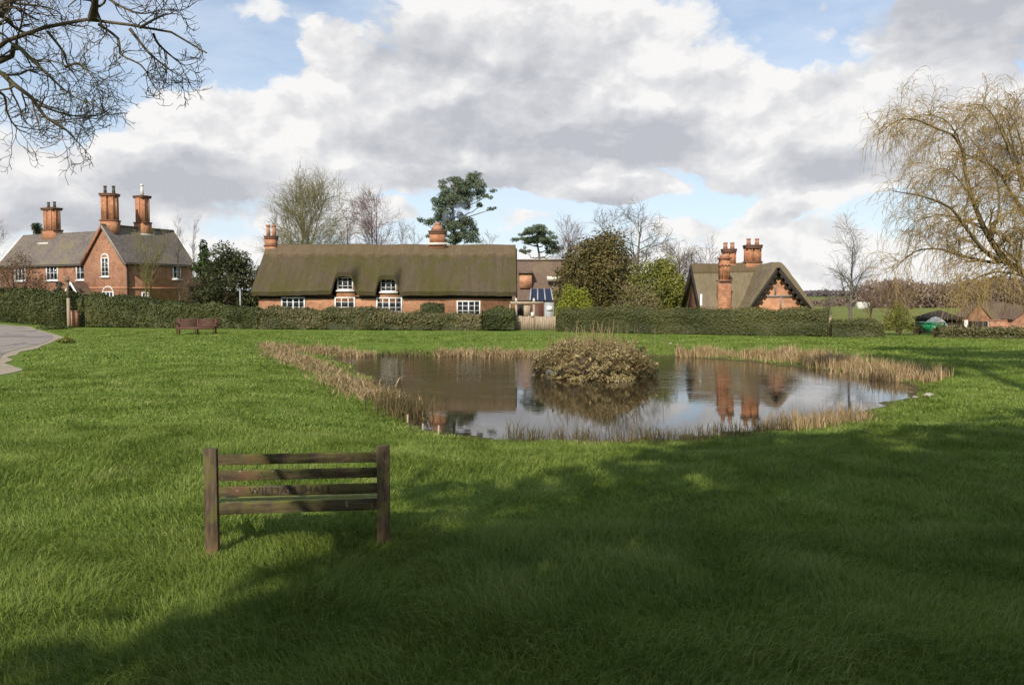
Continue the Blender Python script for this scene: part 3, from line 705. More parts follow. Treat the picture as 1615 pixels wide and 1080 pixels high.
# ---- brick house on the left
def brick_house():
    e = empty('brick_house', (-37.73, 74.08, 0), -.457, 'two storey red brick house with tall clustered chimneys beyond the left hedge', 'house')
    W, L, he, hr = 5.73, 7.67, 5.42, 8.75
    gable_wall_block(W, L, he, hr - .05).build('wall', brick_red, e)
    # band course on the gable wall and side
    mb = MB(); mb.box((0, -.02, 3.05), W + .04, .05, .12); mb.box((W / 2 + .02, L / 2, 3.05), .05, L, .12); mb.build('band_course', brick_orange, e)
    o = .28; k = (hr - he) / (W / 2)
    mb = MB()
    for s in (-1, 1):
        slope(mb, (s * (W / 2 + o), -o * .7, he - k * o + .12), (s * (W / 2 + o), L + o, he - k * o + .12), (0, L + o, hr + .12), (0, -o * .7, hr + .12), .14)
    rf = mb.build('roof', slate, e)
    mb = MB(); mb.box((0, L / 2, hr + .14), .22, L + .4, .14); mb.build('ridge_tiles', brown_tile, rf)
    # white bargeboards at the far verge and dark soffit
    for s in (-1, 1):
        mb = MB(); dv = np.array([-s * (W / 2 + o), 0, hr - he + k * o]); ln = np.linalg.norm(dv); dv /= ln
        mb.obox(np.array([s * (W / 2 + o), -o * .7 - .035, he - k * o]) + dv * ln / 2, dv * ln / 2, (0, .03, 0), np.cross(dv, (0, 1, 0)) * .12); mb.build('bargeboard', brick_dark if s < 0 else grey_beam, e)
        mb = MB(); mb.obox(np.array([s * (W / 2 + o), L + o + .035, he - k * o + .02]) + dv * ln / 2, dv * ln / 2, (0, .03, 0), np.cross(dv, (0, 1, 0)) * .16); mb.build('bargeboard', white, e)
    mb = MB(); mb.box((W / 2 + .14, L / 2, he - .16), .22, L + .2, .2); mb.build('dark_eaves_strip', black_wood, e)
    # wing to the left
    yw, wl, wd = .75, 17.0, 5.6; wr = hr - .12
    wg = gable_wall_block(wd, wl - 1, he, wr - .06, y0=yw, x0=-wl, axis='x'); wg.build('wall', brick_red, e)
    kk = (wr - he) / (wd / 2); mb = MB()
    slope(mb, (-wl - o, yw - o, he - kk * o + .12), (-.3, yw - o, he - kk * o + .12), (-.3, yw + wd / 2, wr + .12), (-wl - o, yw + wd / 2, wr + .12), .14)
    slope(mb, (-wl - o, yw + wd + o, he - kk * o + .12), (-.3, yw + wd + o, he - kk * o + .12), (-.3, yw + wd / 2, wr + .12), (-wl - o, yw + wd / 2, wr + .12), .14)
    mb.build('roof', slate, e)
    dv = np.array([0, wd / 2 + o, wr - he + kk * o]); ln = np.linalg.norm(dv); dv /= ln
    mb = MB(); mb.obox(np.array([-wl - o - .03, yw - o, he - kk * o + .06]) + dv * ln / 2, dv * ln / 2, (.03, 0, 0), np.cross(dv, (1, 0, 0)) * .16); mb.build('bargeboard', white, e)
    mb = MB(); mb.box((-wl / 2 - 1.4, yw - .14, he - .16), wl - 3.0, .2, .2); mb.build('dark_eaves_strip', black_wood, e)
    # windows
    fx, sx = (1, 0, 0), (0, 1, 0)
    window(e, (.15, 0, 4.95), fx, (0, -1, 0), 1.05, 1.75, 2, 4, arch=True)
    window(e, (.45, 0, 2.0), fx, (0, -1, 0), 1.5, 1.4, 3, 3, arch=True)
    window(e, (W / 2, L * .74, 4.6), sx, (1, 0, 0), .95, 1.3, 2, 2)
    window(e, (W / 2, L * .26, 2.1), sx, (1, 0, 0), .7, 1.1, 2, 2)
    for x in (-4.1, -8.6, -13.6):
        window(e, (x, yw, 4.55), fx, (0, -1, 0), 1.75, 1.45, 3, 2)
    window(e, (-6.3, yw, 1.9), fx, (0, -1, 0), 1.5, 1.3, 3, 2)
    # porch in the corner
    px_, py_, ph = -2.55, -1.1, 3.55; pw = 1.35
    mb = MB()
    for s in (-1, 1):
        slope(mb, (px_ + s * pw, py_ - .5, 1.95), (px_ + s * pw, .75, 1.95), (px_, .75, ph), (px_, py_ - .5, ph), .10)
    pr = mb.build('porch', brown_tile, e)
    mb = MB()
    for s in (-1, 1):
        dv = np.array([-s * pw, 0, ph - 1.95]); ln = np.linalg.norm(dv); dv /= ln
        mb.obox(np.array([px_ + s * pw, py_ - .54, 1.92]) + dv * ln / 2, dv * ln / 2, (0, .03, 0), np.cross(dv, (0, 1, 0)) * .10)
    mb.build('bargeboard', white, pr)
    mb = MB(); mb.obox((px_, py_ - .1, 2.5), (pw * .62, 0, 0), (0, .04, 0), (0, 0, .5)); mb.build('porch_gable', black_wood, pr)
    for s in (-1, 1):
        mb = MB(); mb.box((px_ + s * (pw - .25), py_ - .35, 1.0), .13, .13, 2.0); mb.build('porch_post', white, pr)
    mb = MB(); mb.box((px_ + .2, .55, 1.05), 1.0, .08, 2.1); mb.build('dark_doorway', black_wood, e)
    # chimneys, placed along the ridges
    stack(e, 0, .75, hr - .7, hr + 3.05, 1.55, 1.05, 2, 2, brick_chimney, potm=dark_pot, rz=R(90 - 62), ph=.7, baseh=1.2)
    stack(e, 0, 4.3, hr - .9, hr + 3.25, 1.35, 1.1, 1, 1, brick_chimney, potm=lead_mat, ph=1.1, baseh=1.5)
    stack(e, -12.55, yw + wd / 2, wr - .7, wr + 2.75, 1.9, 1.2, 2, 2, brick_chimney, potm=dark_pot, ph=.6, baseh=1.1)
    mb = MB(); mb.box((-12.7, yw + wd / 2 - .95, wr - .98), 1.7, .05, .22); mb.build('flashing', lead_mat, e)
    mb = MB(); mb.box((.62, 4.3, hr - .55), .05, 1.5, .2); mb.build('flashing', lead_mat, e)
    mb = MB(); mb.box((W / 2 + .07, .12, 2.65), .09, .09, 5.3); mb.build('downpipe', black_wood, e)
brick_house()

# ---- long thatched cottage
def thatch_roof(name, parent, x0, x1, ye, yr, ze, zr, dorm=(), th=.42, mt=thatch_moss, ns=40, seed=0):
    nx = int((x1 - x0) / .14); X = np.linspace(x0, x1, nx); S = np.linspace(0, 1, ns)
    Xg, Sg = np.meshgrid(X, S)
    B = np.zeros_like(Xg)
    for (xc, hw, lift) in dorm:
        q = np.clip(np.abs(Xg - xc) / hw, 0, 1); B = np.maximum(B, lift * (1 - q ** 5.0) ** 1.6 * (q < 1))
    Z = ze + (zr - ze) * Sg + B * np.clip(1 - Sg / .62, 0, 1) ** 1.25
    Z = Z + .10 * np.sin(np.pi * Sg) + (vnoise(Xg * .5, Sg * 2, seed) - .5) * .10 + (vnoise(Xg * 3, Sg * 14, seed + 1) - .5) * .04
    Y = ye + (yr - ye) * Sg - .06 * B
    front = np.stack([Xg, Y, Z], -1)
    Zb = ze + (zr - ze) * Sg + .10 * np.sin(np.pi * Sg) + (vnoise(Xg * .5 + 40, Sg * 2, seed) - .5) * .1
    back = np.stack([Xg, 2 * yr - (ye + (yr - ye) * Sg), Zb], -1); back[-1, :, 2] = front[-1, :, 2]
    prof = np.concatenate([front, back[::-1][1:]], 0)
    mb = MB(); mb.grid(prof)
    inner = prof.copy(); inner[..., 2] -= th; inner[:ns, :, 1] += .10; inner[ns:, :, 1] -= .10
    mb.grid(inner[:, ::-1])
    for k in (0, -1): mb.grid(np.stack([prof[k], inner[k]], 0) if k == 0 else np.stack([inner[k], prof[k]], 0))
    for k in (0, -1): mb.grid(np.stack([prof[:, k], inner[:, k]], 1))
    o = mb.build(name, mt, parent, smooth=False)
    return o, prof
def thatched_cottage():
    ye, yr, ze, zr = 58.3, 62.3, 2.60, 6.05
    x0 = on_y(396, 464, ye)[0]; x1 = on_y(814, 400, ye + 2)[0]
    e = empty('thatched_cottage', (0, 0, 0), 0, 'long brick cottage under a mossy thatched roof behind the mixed hedge', 'cottage')
    d1 = on_y(543.5, 452, ye + .3)[0]; d2 = on_y(612, 455, ye + .3)[0]
    rf, prof = thatch_roof('roof', e, x0, x1, ye, yr, ze, zr, ((d1, .92, 1.34), (d2, .92, 1.20)), .30)
    # ridge block with scalloped lower edge
    nx = 120; X = np.linspace(x0 + .02, x1 - .02, nx); s_ = np.linspace(0, 1, 6)
    Xg, Sg = np.meshgrid(X, s_)
    lowz = 1.02 + .09 * np.sin(Xg * 5.5)
    Zr = zr + .20 - Sg * lowz * .80; Yr = yr - Sg * lowz * .80 * (yr - ye) / (zr - ze)
    Zr = Zr + (vnoise(Xg * .5, Sg * 0 + 2 * 1.0, 0) - .5) * .10
    Fr = np.stack([Xg, Yr - .07, Zr], -1); Bk = np.stack([Xg, 2 * yr - Yr + .07, Zr], -1)
    pr = np.concatenate([Fr[::-1], Bk], 0); mb = MB(); mb.grid(pr)
    inn = pr.copy(); inn[..., 2] -= .22; mb.grid(np.stack([pr[0], inn[0]], 0)); mb.grid(np.stack([inn[-1], pr[-1]], 0))
    for k in (0, -1): mb.grid(np.stack([pr[:, k], inn[:, k]], 1))
    mb.build('ridge_cap', thatch_ridge, rf)
    yw = ye + .62; W = 2 * (yr - yw)
    mb = MB(); xa, xb = x0 + .35, x1 - .3
    V = [(xa, yw, 0), (xa, yw + W, 0), (xa, yw + W, 2.3), (xa, yr, zr - .55), (xa, yw, 2.3)]; V2 = [(xb, b_, c) for _, b_, c in V]
    mb.add(np.array(V + V2), [(0, 1, 6, 5), (1, 2, 7, 6), (5, 9, 4, 0)]); mb.f.append(np.array([(0, 4, 3, 2, 1)])); mb.f.append(np.array([(5, 6, 7, 8, 9)]))
    mb.build('wall', brick_orange, e)
    fx, ny = (1, 0, 0), (0, -1, 0)
    for d, zt in ((d1, 3.62), (d2, 3.5)):
        mb = MB(); mb.box((d, yw - .03 + .45, 2.2 + .45), 1.32, .92, 1.7); mb.build('dormer_wall', brick_orange, e)
        window(e, (d, yw - .05, zt - .45), fx, ny, 1.18, .98, 3, 3, sill=True)
    for px_, w, n, zc in ((462.5, 1.75, 4, 1.62), (544, 1.5, 3, 1.62), (614, 1.9, 4, 1.6), (739, 1.75, 4, 1.36)):
        xx = on_y(px_, 476, yw)[0]; window(e, (xx, yw, zc), fx, ny, w, 1.1, n, 3)
    # dark strip that puts the deep eaves shadow under the thatch into colour
    mb = MB(); mb.box(((xa + xb) / 2, yw + .005, 2.16), xb - xa + .02, .06, .22); mb.build('dark_eaves_strip', black_wood, e)
    # gable verge boards right
    for s in (0, 1):
        mb = MB(); dv = np.array([0, (yr - ye), zr - ze]); ln = np.linalg.norm(dv); dv /= ln
        xx = (x0 - .03, x1 + .03)[s]
        mb.obox(np.array([xx, ye + .1, ze - .30]) + dv * ln * .5, dv * ln * .5, (.05, 0, 0), np.cross(dv, (1, 0, 0)) * .24); mb.build('bargeboard', black_wood, e)
    # chimneys
    c = on_y(690, 380, yr)
    stack(e, c[0], yr, zr - .15, on_y(690, 364, yr)[2], 1.35, 1.0, 0, 0, brick_chimney, ledge=False, baseh=.5)
    ch = e.children[-1]
    pb = MB(); z1 = on_y(690, 364, yr)[2]; pb.prism((c[0], yr), .52, .36, z1 + .002, z1 + .38, 6); pb.prism((c[0], yr), .26, .2, z1 + .382, z1 + .62, 8); pb.build('pot', pot_mat, ch)
    mb = MB(); mb.box((c[0], yr - .62, zr + .22), 1.55, .06, .16); mb.build('flashing', lead_mat, e)
    c = on_y(428.5, 380, yr)
    stack(e, c[0], yr - .1, 1.0, on_y(428, 372, yr)[2], .92, .8, 0, 2, brick_chimney, ledge=True, potm=pot_mat, ph=.85, baseh=zr + .05 - 1.0)
    return c
thatched_cottage()

# ---- small thatched cottage on the right
def small_cottage():
    e = empty('gabled_cottage', (0, 0, 0), 0, 'small thatched cottage with brick gable and tall chimney stacks behind the clipped right hedge', 'cottage')
    yf = 51.0                                   # plane of the front gable
    xl, xr, xc = on_y(1176, 484, yf)[0], on_y(1287, 484, yf)[0], on_y(1228, 412, yf)[0]
    xm = (xl + xr) / 2; zt = on_y(1228, 412.5, yf)[2]; zb = on_y(1285, 486, yf)[2]
    def wing_roof():
        """thatch over the front wing, ridge along y, softly rounded apex"""
        ny = 36; Yv = np.linspace(yf, yf + 6.2, ny)
        u = np.linspace(-1, 1, 61); hw = (xr - xl) / 2
        zz = zt - (zt - zb) * (np.sqrt(u * u + .012) - .1095) / (np.sqrt(1.012) - .1095)
        U, YY = np.meshgrid(u, Yv); Z = np.tile(zz, (ny, 1)) + (vnoise(U * 8, YY * 1.2, 5) - .5) * .07
        P = np.stack([xm + (xc - xm) * (1 - np.abs(U)) + hw * U, YY, Z], -1)
        Q = P.copy(); Q[..., 2] -= .34; Q[..., 0] -= np.sign(U) * .10
        Q[0, :, 1] += .02
        mb = MB(); mb.grid(P); mb.grid(Q[:, ::-1])
        for k in (0, -1): mb.grid(np.stack([P[k], Q[k]], 0)); mb.grid(np.stack([P[:, k], Q[:, k]], 1))
        return mb.build('roof', thatch_brown, e)
    wing_roof()
    # brick gable with timber bands
    gw = .62; zg = zt - .62
    x0, x1 = xl + gw, xr - gw; zb2 = zb + .05
    mb = MB()
    k = np.array([(x0, yf + .55, -.2), (x1, yf + .55, -.2), (x1, yf + .55, zb2), (xc, yf + .55, zg), (x0, yf + .55, zb2)])
    k2 = k + [0, 5, 0]; mb.add(np.concatenate([k, k2]), [(0, 1, 6, 5), (1, 2, 7, 6), (4, 0, 5, 9)]); mb.f.append(np.array([(0, 4, 3, 2, 1)])); mb.f.append(np.array([(5, 6, 7, 8, 9)]))
    mb.build('wall', brick_orange, e)
    zband = on_y(1230, 467, yf + .5)[2]; ztop = on_y(1228, 438, yf + .5)[2]
    mb = MB(); mb.box((xc + .05, yf + .52, zband), (x1 - x0) * .72, .10, .12); mb.build('timber_beam', grey_beam, e)
    mb = MB(); mb.box((xc, yf + .52, ztop), (x1 - x0) * .30, .10, .12); mb.build('timber_beam', grey_beam, e)
    for dx in (0.0,):
        mb = MB(); mb.box((xc + dx, yf + .525, (zband + ztop) / 2), .10, .08, ztop - zband - .12); mb.build('timber_stud', grey_beam, e)
    mb = MB(); mb.box((xc + .35, yf + .525, zband - .46), .10, .08, .78); mb.build('timber_stud', grey_beam, e)
    # carved dark bargeboards
    for s, xe in ((-1, xl), (1, xr)):
        a = np.array([xe - s * .10, yf + .05, zb - .34]); b_ = np.array([xc, yf + .05, zt - .40]); dv = b_ - a; ln = np.linalg.norm(dv); dv /= ln; nn = np.cross(dv, (0, 1, 0)); nn = nn if nn[2] < 0 else -nn
        mb = MB(); mb.obox((a + b_) / 2 + nn * .02, dv * ln / 2, (0, .035, 0), nn * .12)
        for i in range(9):
            p_ = a + dv * ln * (i + .5) / 9 + nn * .19; mb.obox(p_, dv * .12, (0, .03, 0), nn * .085)
        mb.build('bargeboard', black_wood, e)
    # main range to the left
    yr = yf + 4.1; ye = yf + 1.5
    xa = on_y(1090, 440, yr)[0]; zr = on_y(1100, 419, yr)[2]; ze = on_y(1130, 483, ye)[2]
    n_, ns = 60, 26; X = np.linspace(xa, xc, n_); S = np.linspace(0, 1, ns); Xg, Sg = np.meshgrid(X, S)
    Z = ze + (zr - ze) * Sg + .08 * np.sin(np.pi * Sg) + (vnoise(Xg * .8, Sg * 3, 9) - .5) * .08 + .12 * sstep(Xg, xc - 2.6, xc)
    F = np.stack([Xg, ye + (yr - ye) * Sg, Z], -1); Bk = np.stack([Xg, 2 * yr - F[..., 1], Z], -1)
    pr = np.concatenate([F, Bk[::-1][1:]], 0); inn = pr.copy(); inn[..., 2] -= .34
    mb = MB(); mb.grid(pr); mb.grid(inn[:, ::-1])
    for k_ in (0, -1): mb.grid(np.stack([pr[k_], inn[k_]], 0)); mb.grid(np.stack([pr[:, k_], inn[:, k_]], 1))
    rf = mb.build('roof', thatch_brown, e)
    nb = 40; Xb = np.linspace(xa - .02, xc, nb); Sb = np.linspace(.80, 1.0, 5); Xg, Sg = np.meshgrid(Xb, Sb)
    Z = ze + (zr - ze) * Sg + .14 + .12 * sstep(Xg, xc - 2.6, xc) - (Sg < .81) * .03 * np.sin(Xg * 7)
    F = np.stack([Xg, ye + (yr - ye) * Sg - .05, Z], -1); Bk = np.stack([Xg, 2 * yr - F[..., 1], Z], -1); pr = np.concatenate([F, Bk[::-1][1:]], 0)
    mb = MB(); mb.grid(pr); inn = pr.copy(); inn[..., 2] -= .15
    for k_ in (0, -1): mb.grid(np.stack([pr[k_], inn[k_]], 0)); mb.grid(np.stack([pr[:, k_], inn[:, k_]], 1))
    mb.build('ridge_cap', thatch_ridge, rf)
    mb = MB(); V = [(xa + .25, ye + .5, -.2), (xa + .25, 2 * yr - ye - .5, -.2), (xa + .25, 2 * yr - ye - .5, ze - .1), (xa + .25, yr, zr - .5), (xa + .25, ye + .5, ze - .1)]
    V2 = [(xl + .9, b_, c_) for _, b_, c_ in V]; mb.add(np.array(V + V2), [(0, 1, 6, 5), (1, 2, 7, 6), (5, 9, 4, 0)]); mb.f.append(np.array([(0, 4, 3, 2, 1)])); mb.f.append(np.array([(5, 6, 7, 8, 9)]))
    mb.build('wall', brick_dark, e)
    mb = MB(); dv = np.array([0, yr - ye, zr - ze]); ln = np.linalg.norm(dv); dv /= ln
    for sgn in (1, -1):
        d2 = dv * [1, sgn, 1]; a = np.array([xa - .04, ye if sgn > 0 else 2 * yr - ye, ze - .22])
        mb.obox(a + d2 * ln / 2, d2 * ln / 2, (.045, 0, 0), np.cross(d2, (1, 0, 0)) * .2)
    mb.build('bargeboard', black_wood, e)
    mb = MB(); mb.box((xa + .12, ye + .12, (ze - .3) / 2 + .6), .12, .12, ze + .7); mb.build('corner_post', white, e)
    # front chimney stack with shoulder
    ych = ye + .15; cx = on_y(1142, 440, ych)[0]
    z1 = on_y(1142, 404, ych)[2]; zs = on_y(1142, 443, ych)[2]
    mb = MB(); mb.box((cx, ych, (zs - .3) / 2 - .15), .76, .74, zs + .3); mb.box((cx, ych, (zs + z1) / 2 - .1), .60, .58, z1 - zs - .2)
    for i in (-1, 0, 1): mb.box((cx + i * .22, ych - .315, (zs + z1) / 2 - .1), .10, .05, z1 - zs - .5)
    ch = mb.build('chimney', brick_chimney, e)
    for zq, a_, b_, h_ in ((zs + .01, .86, .84, .10), (z1 - .62, .70, .68, .09), (z1 - .15, .75, .73, .12)): MB().box((cx, ych, zq), a_, b_, h_).build('corbel', brick_dark, ch)
    mb = MB(); mb.prism((cx, ych), .35, .25, z1 - .088, z1 + .10, 8); mb.build('pot', pot_mat, ch)
    c = on_y(1150, 400, yr); stack(e, c[0], yr + .1, zr - .4, on_y(1150, 392, yr)[2], .95, .7, 2, 2, brick_chimney, potm=pot_mat, ph=.42, baseh=.5, ledge=False)
    c = on_y(1187, 400, yr); stack(e, c[0], yr, zr - .35, on_y(1187, 386, yr)[2], 1.15, .85, 2, 2, brick_chimney, potm=pot_mat, ph=.42, baseh=.55)
small_cottage()

# ---- outbuilding behind, glazed lean-to, timber gate
def outbuilding():
    y0 = 69.0; e = empty('tiled_outbuilding', (0, 0, 0), 0, 'brown tiled outbuilding with small brick dormer right of the long thatched roof', 'outbuilding')
    xa, xb = on_y(806, 440, y0)[0], on_y(896, 440, y0)[0]; zr, ze = on_y(850, 411, y0 + 4)[2], on_y(850, 474, y0)[2]
    mb = MB(); slope(mb, (xa, y0, ze), (xb, y0, ze), (xb, y0 + 4, zr), (xa, y0 + 4, zr), .15); slope(mb, (xa, y0 + 8, ze), (xb, y0 + 8, ze), (xb, y0 + 4, zr), (xa, y0 + 4, zr), .15)
    rf = mb.build('roof', brown_tile, e)
    mb = MB(); mb.box(((xa + xb) / 2, y0 + 4, zr + .03), xb - xa, .25, .16); mb.build('ridge_tiles', brown_tile, rf)
    mb = gable_wall_block(7.6, xb - xa - .3, ze - .1, zr - .2, y0=y0 + .2, x0=xa + .15, axis='x'); mb.build('wall', brick_dark, e)
    dxx = on_y(829, 435, y0 + 1.0)[0]; zc = on_y(829, 436, y0 + 1)[2]
    mb = MB(); mb.box((dxx, y0 + 2.0, zc - .35), 1.05, 2.2, 1.35); dm = mb.build('dormer', brick_orange, e)
    mb = MB(); mb.obox((dxx, y0 + 2.0, zc + .40), (.66, 0, 0), (0, 1.3, .10), (0, -.005, .06)); mb.build('dormer_roof', brown_tile, dm)
    x2 = on_y(873, 440, y0 + 1)[0]; z2 = on_y(873, 439, y0 + 1)[2]
    mb = MB(); mb.box((x2, y0 + 1.1, z2), 1.15, .5, .34); mb.build('skylight', cream, e)
outbuilding()
def lean_to():
    y0 = 55.5; e = empty('glazed_lean_to', (0, 0, 0), 0, 'small lean-to with dark blue glass roof behind the timber gate', 'greenhouse')
    xa, xb = on_y(836, 470, y0)[0], on_y(872, 470, y0)[0]; zt, zb = on_y(850, 456, y0 + 1.2)[2], on_y(850, 474, y0)[2]
    zt += .02; a = np.array([xa, y0, zb]); b_ = np.array([xb, y0, zb]); c = np.array([xb - .1, y0 + 1.2, zt]); d = np.array([xa + .1, y0 + 1.2, zt])
    mb = MB(); slope(mb, a, b_, c, d, .04); mb.build('glass_roof', blueglass, e)
    for i in range(4):
        t_ = i / 3; p0 = a + (b_ - a) * t_; p1 = d + (c - d) * t_; dv = p1 - p0; ln = np.linalg.norm(dv); dv /= ln
        nn = np.cross((1, 0, 0), dv); mb = MB(); mb.obox((p0 + p1) / 2 + nn * .045, dv * ln / 2, (.04, 0, 0), nn * .03); mb.build('glazing_bar', metal, e)
    mb = MB(); mb.box(((xa + xb) / 2 - .3, y0 + .65, zb / 2 - .05), xb - xa - .75, 1.0, zb); mb.build('wall', red_wood, e)
    mb = MB(); mb.box((xb - .25, y0 + .6, zb / 2 - .05), .66, .9, zb - .05); mb.build('wall', metal, e, )
    mb = MB(); mb.box((xb - .22, y0 + .12, zb - .55), .40, .08, .3); mb.build('sign', white, e)
lean_to()
def timber_gate():
    y0 = 52.3; e = empty('timber_gate', (0, 0, 0), 0, 'pale weathered timber gateway with picket fence between the two hedges', 'gate')
    X = lambda px_: on_y(px_, 490, y0)[0]
    Z = lambda py_: on_y(840, py_, y0)[2]
    for px_ in (814, 842):
        mb = MB(); mb.box((X(px_), y0, Z(475) / 2), .14, .14, Z(475)); pp = mb.build('post', pale_wood, e)
        mb = MB(); mb.prism((X(px_), y0), .05, .10, Z(475) + .001, Z(475) + .08, 8); mb.prism((X(px_), y0), .10, .03, Z(475) + .081, Z(475) + .2, 8); mb.build('finial', cream, pp)
    mb = MB(); mb.box((X(831), y0 - .02, Z(477.5)), X(858) - X(806), .18, .16); mb.build('beam', pale_wood, e)
    mb = MB(); mb.box((X(804.5), y0 + .3, Z(482) - .2), .10, .10, .55); mb.box((X(809), y0 + .15, Z(477.5)), .1, .5, .1); mb.build('bracket', pale_wood, e)
    mb = MB(); mb.box((X(819.5), y0 + .9, Z(505) / 2 + .55), .55, .05, 1.7); mb.build('dark_doorway', black_wood, e)  # dark panel stands in for the shade inside the gateway opening
    mb = MB(); mb.box((X(831), y0 + .03, (Z(480) + Z(499)) / 2), .42, .05, Z(480) - Z(499)); mb.build('side_panel', pale_wood, e)
    r = np.random.default_rng(4); n = 22; xs = np.linspace(X(814), X(875), n)
    for i, x in enumerate(xs):
        h = Z(499) + r.uniform(-.05, .08); mb = MB(); mb.obox((x, y0 - .05 + r.uniform(-.006, .006), h / 2), (.056, 0, 0), (0, .012, 0), (r.uniform(-.02, .02), 0, h / 2)); mb.build('picket', pale_wood, e)
    for zz in (.3, .85):
        mb = MB(); mb.box(((xs[0] + xs[-1]) / 2, y0 + .01, zz), xs[-1] - xs[0], .07, .09); mb.build('rail', pale_wood, e)
    for px_ in (868, 873): pass
    mb = MB(); mb.box((X(839.5), y0 - .1, Z(496)), .2, .06, .3); mb.build('notice', cream, e)
timber_gate()

# ---- farm buildings far right
def shed(name, label, cat, y0, px0, px1, pyr, pye, depth, roofm, wallm, hip=0.0, gz=-2.6, axis='y'):
    e = empty(name, (0, 0, 0), 0, label, cat)
    xa, xb = on_y(px0, 500, y0)[0], on_y(px1, 500, y0)[0]; ze, zr = on_y(1540, pye, y0)[2], on_y(1540, pyr, y0)[2]; W = xb - xa; xc = (xa + xb) / 2
    if axis == 'y':
        gable_wall_block(W * .92, depth - .3, ze - gz, zr - gz - .12, y0=y0 + .15, x0=xc).build('wall', wallm, e).location = (0, 0, gz)
        mb = MB()
        for s in (-1, 1): slope(mb, (xc + s * W / 2, y0, ze - .03), (xc + s * W / 2, y0 + depth, ze - .03), (xc, y0 + depth, zr + .06), (xc, y0, zr + .06), .12)
        mb.build('roof', roofm, e)
    else:
        mb = MB(); mb.box((xc, y0 + depth / 2, (ze + gz) / 2), W * .86, depth * .86, ze - gz); mb.build('wall', wallm, e)
        h = hip * W; mb = MB(); a = [(xa, y0, ze), (xb, y0, ze), (xb, y0 + depth, ze), (xa, y0 + depth, ze)]; r_ = [(xa + h, y0 + depth / 2, zr), (xb - h, y0 + depth / 2, zr)]
        mb.add(np.array(a + r_), [(0, 1, 5, 4), (2, 3, 4, 5)]); mb.f.append(np.array([(1, 2, 5), (3, 0, 4)])); mb.f.append(np.array([(0, 3, 2, 1)])); mb.build('roof', roofm, e)
    return e, xc, ze, zr
e, xc, ze, zr = shed('gabled_outbuilding', 'small red brick building with steep gable beyond the low right hedge', 'outbuilding', 74, 1519, 1568, 477, 505, 5, brown_tile, brick_red)
gab = e
for s in (-1, 1):
    mb = MB(); mb.box((xc + s * 1.05, 73.9, ze - 1.0), .28, .25, 2.0); mb.build('pier', cream, e)
mb = MB(); mb.box((xc, 74.1, ze - .75), 1.75, .08, 1.3); mb.build('dark_doorway', black_wood, e)
ga = -.95; pv_ = np.array([xc, 74.0]); rc = np.array([[math.cos(ga), -math.sin(ga)], [math.sin(ga), math.cos(ga)]]) @ pv_
gab.location = (pv_[0] - rc[0], pv_[1] - rc[1], 0); gab.rotation_euler = (0, 0, ga)
shed('dark_roofed_shed', 'dark hipped roof shed left of the small brick gable', 'shed', 77, 1486, 1526, 490, 504, 6, black_wood, black_wood, hip=.42, axis='x')
shed('red_brick_barn', 'red brick barn with brown roof at the right edge of the picture', 'barn', 72, 1597, 1660, 482, 503, 10, brown_tile, brick_red)
def brick_wall():
    y0 = 73.0; xa, xb = on_y(1560, 510, y0)[0], on_y(1600, 510, y0)[0]; zt = on_y(1580, 506, y0)[2]
    mb = MB(); mb.box(((xa + xb) / 2, y0, zt - 1.3), xb - xa, .3, 2.6); mb.box(((xa + xb) / 2, y0, zt + .05), xb - xa + .05, .38, .09)
    tag(mb.build('brick_wall', brick_red), 'low red brick wall joining the small gabled building and the barn', 'wall')
brick_wall()
def far_house():
    y0 = 400.0; c = on_y(1364, 484, y0); zb = -3.4
    e = empty('white_farmhouse', (c[0], y0, zb), 0, 'tiny white farmhouse far across the field below the dark wood', 'house')
    w = 5.8; zt = on_y(1364, 476.5, y0)[2] - zb; gable_wall_block(4.5, w, zt - 1.2, zt, y0=0, x0=-w / 2, axis='x').build('wall', white, e)
    mb = MB(); slope(mb, (-w / 2, -.2, zt - 1.3), (w / 2, -.2, zt - 1.3), (w / 2, 2.25, zt + .1), (-w / 2, 2.25, zt + .1), .2); mb.build('roof', cream, e)
far_house()
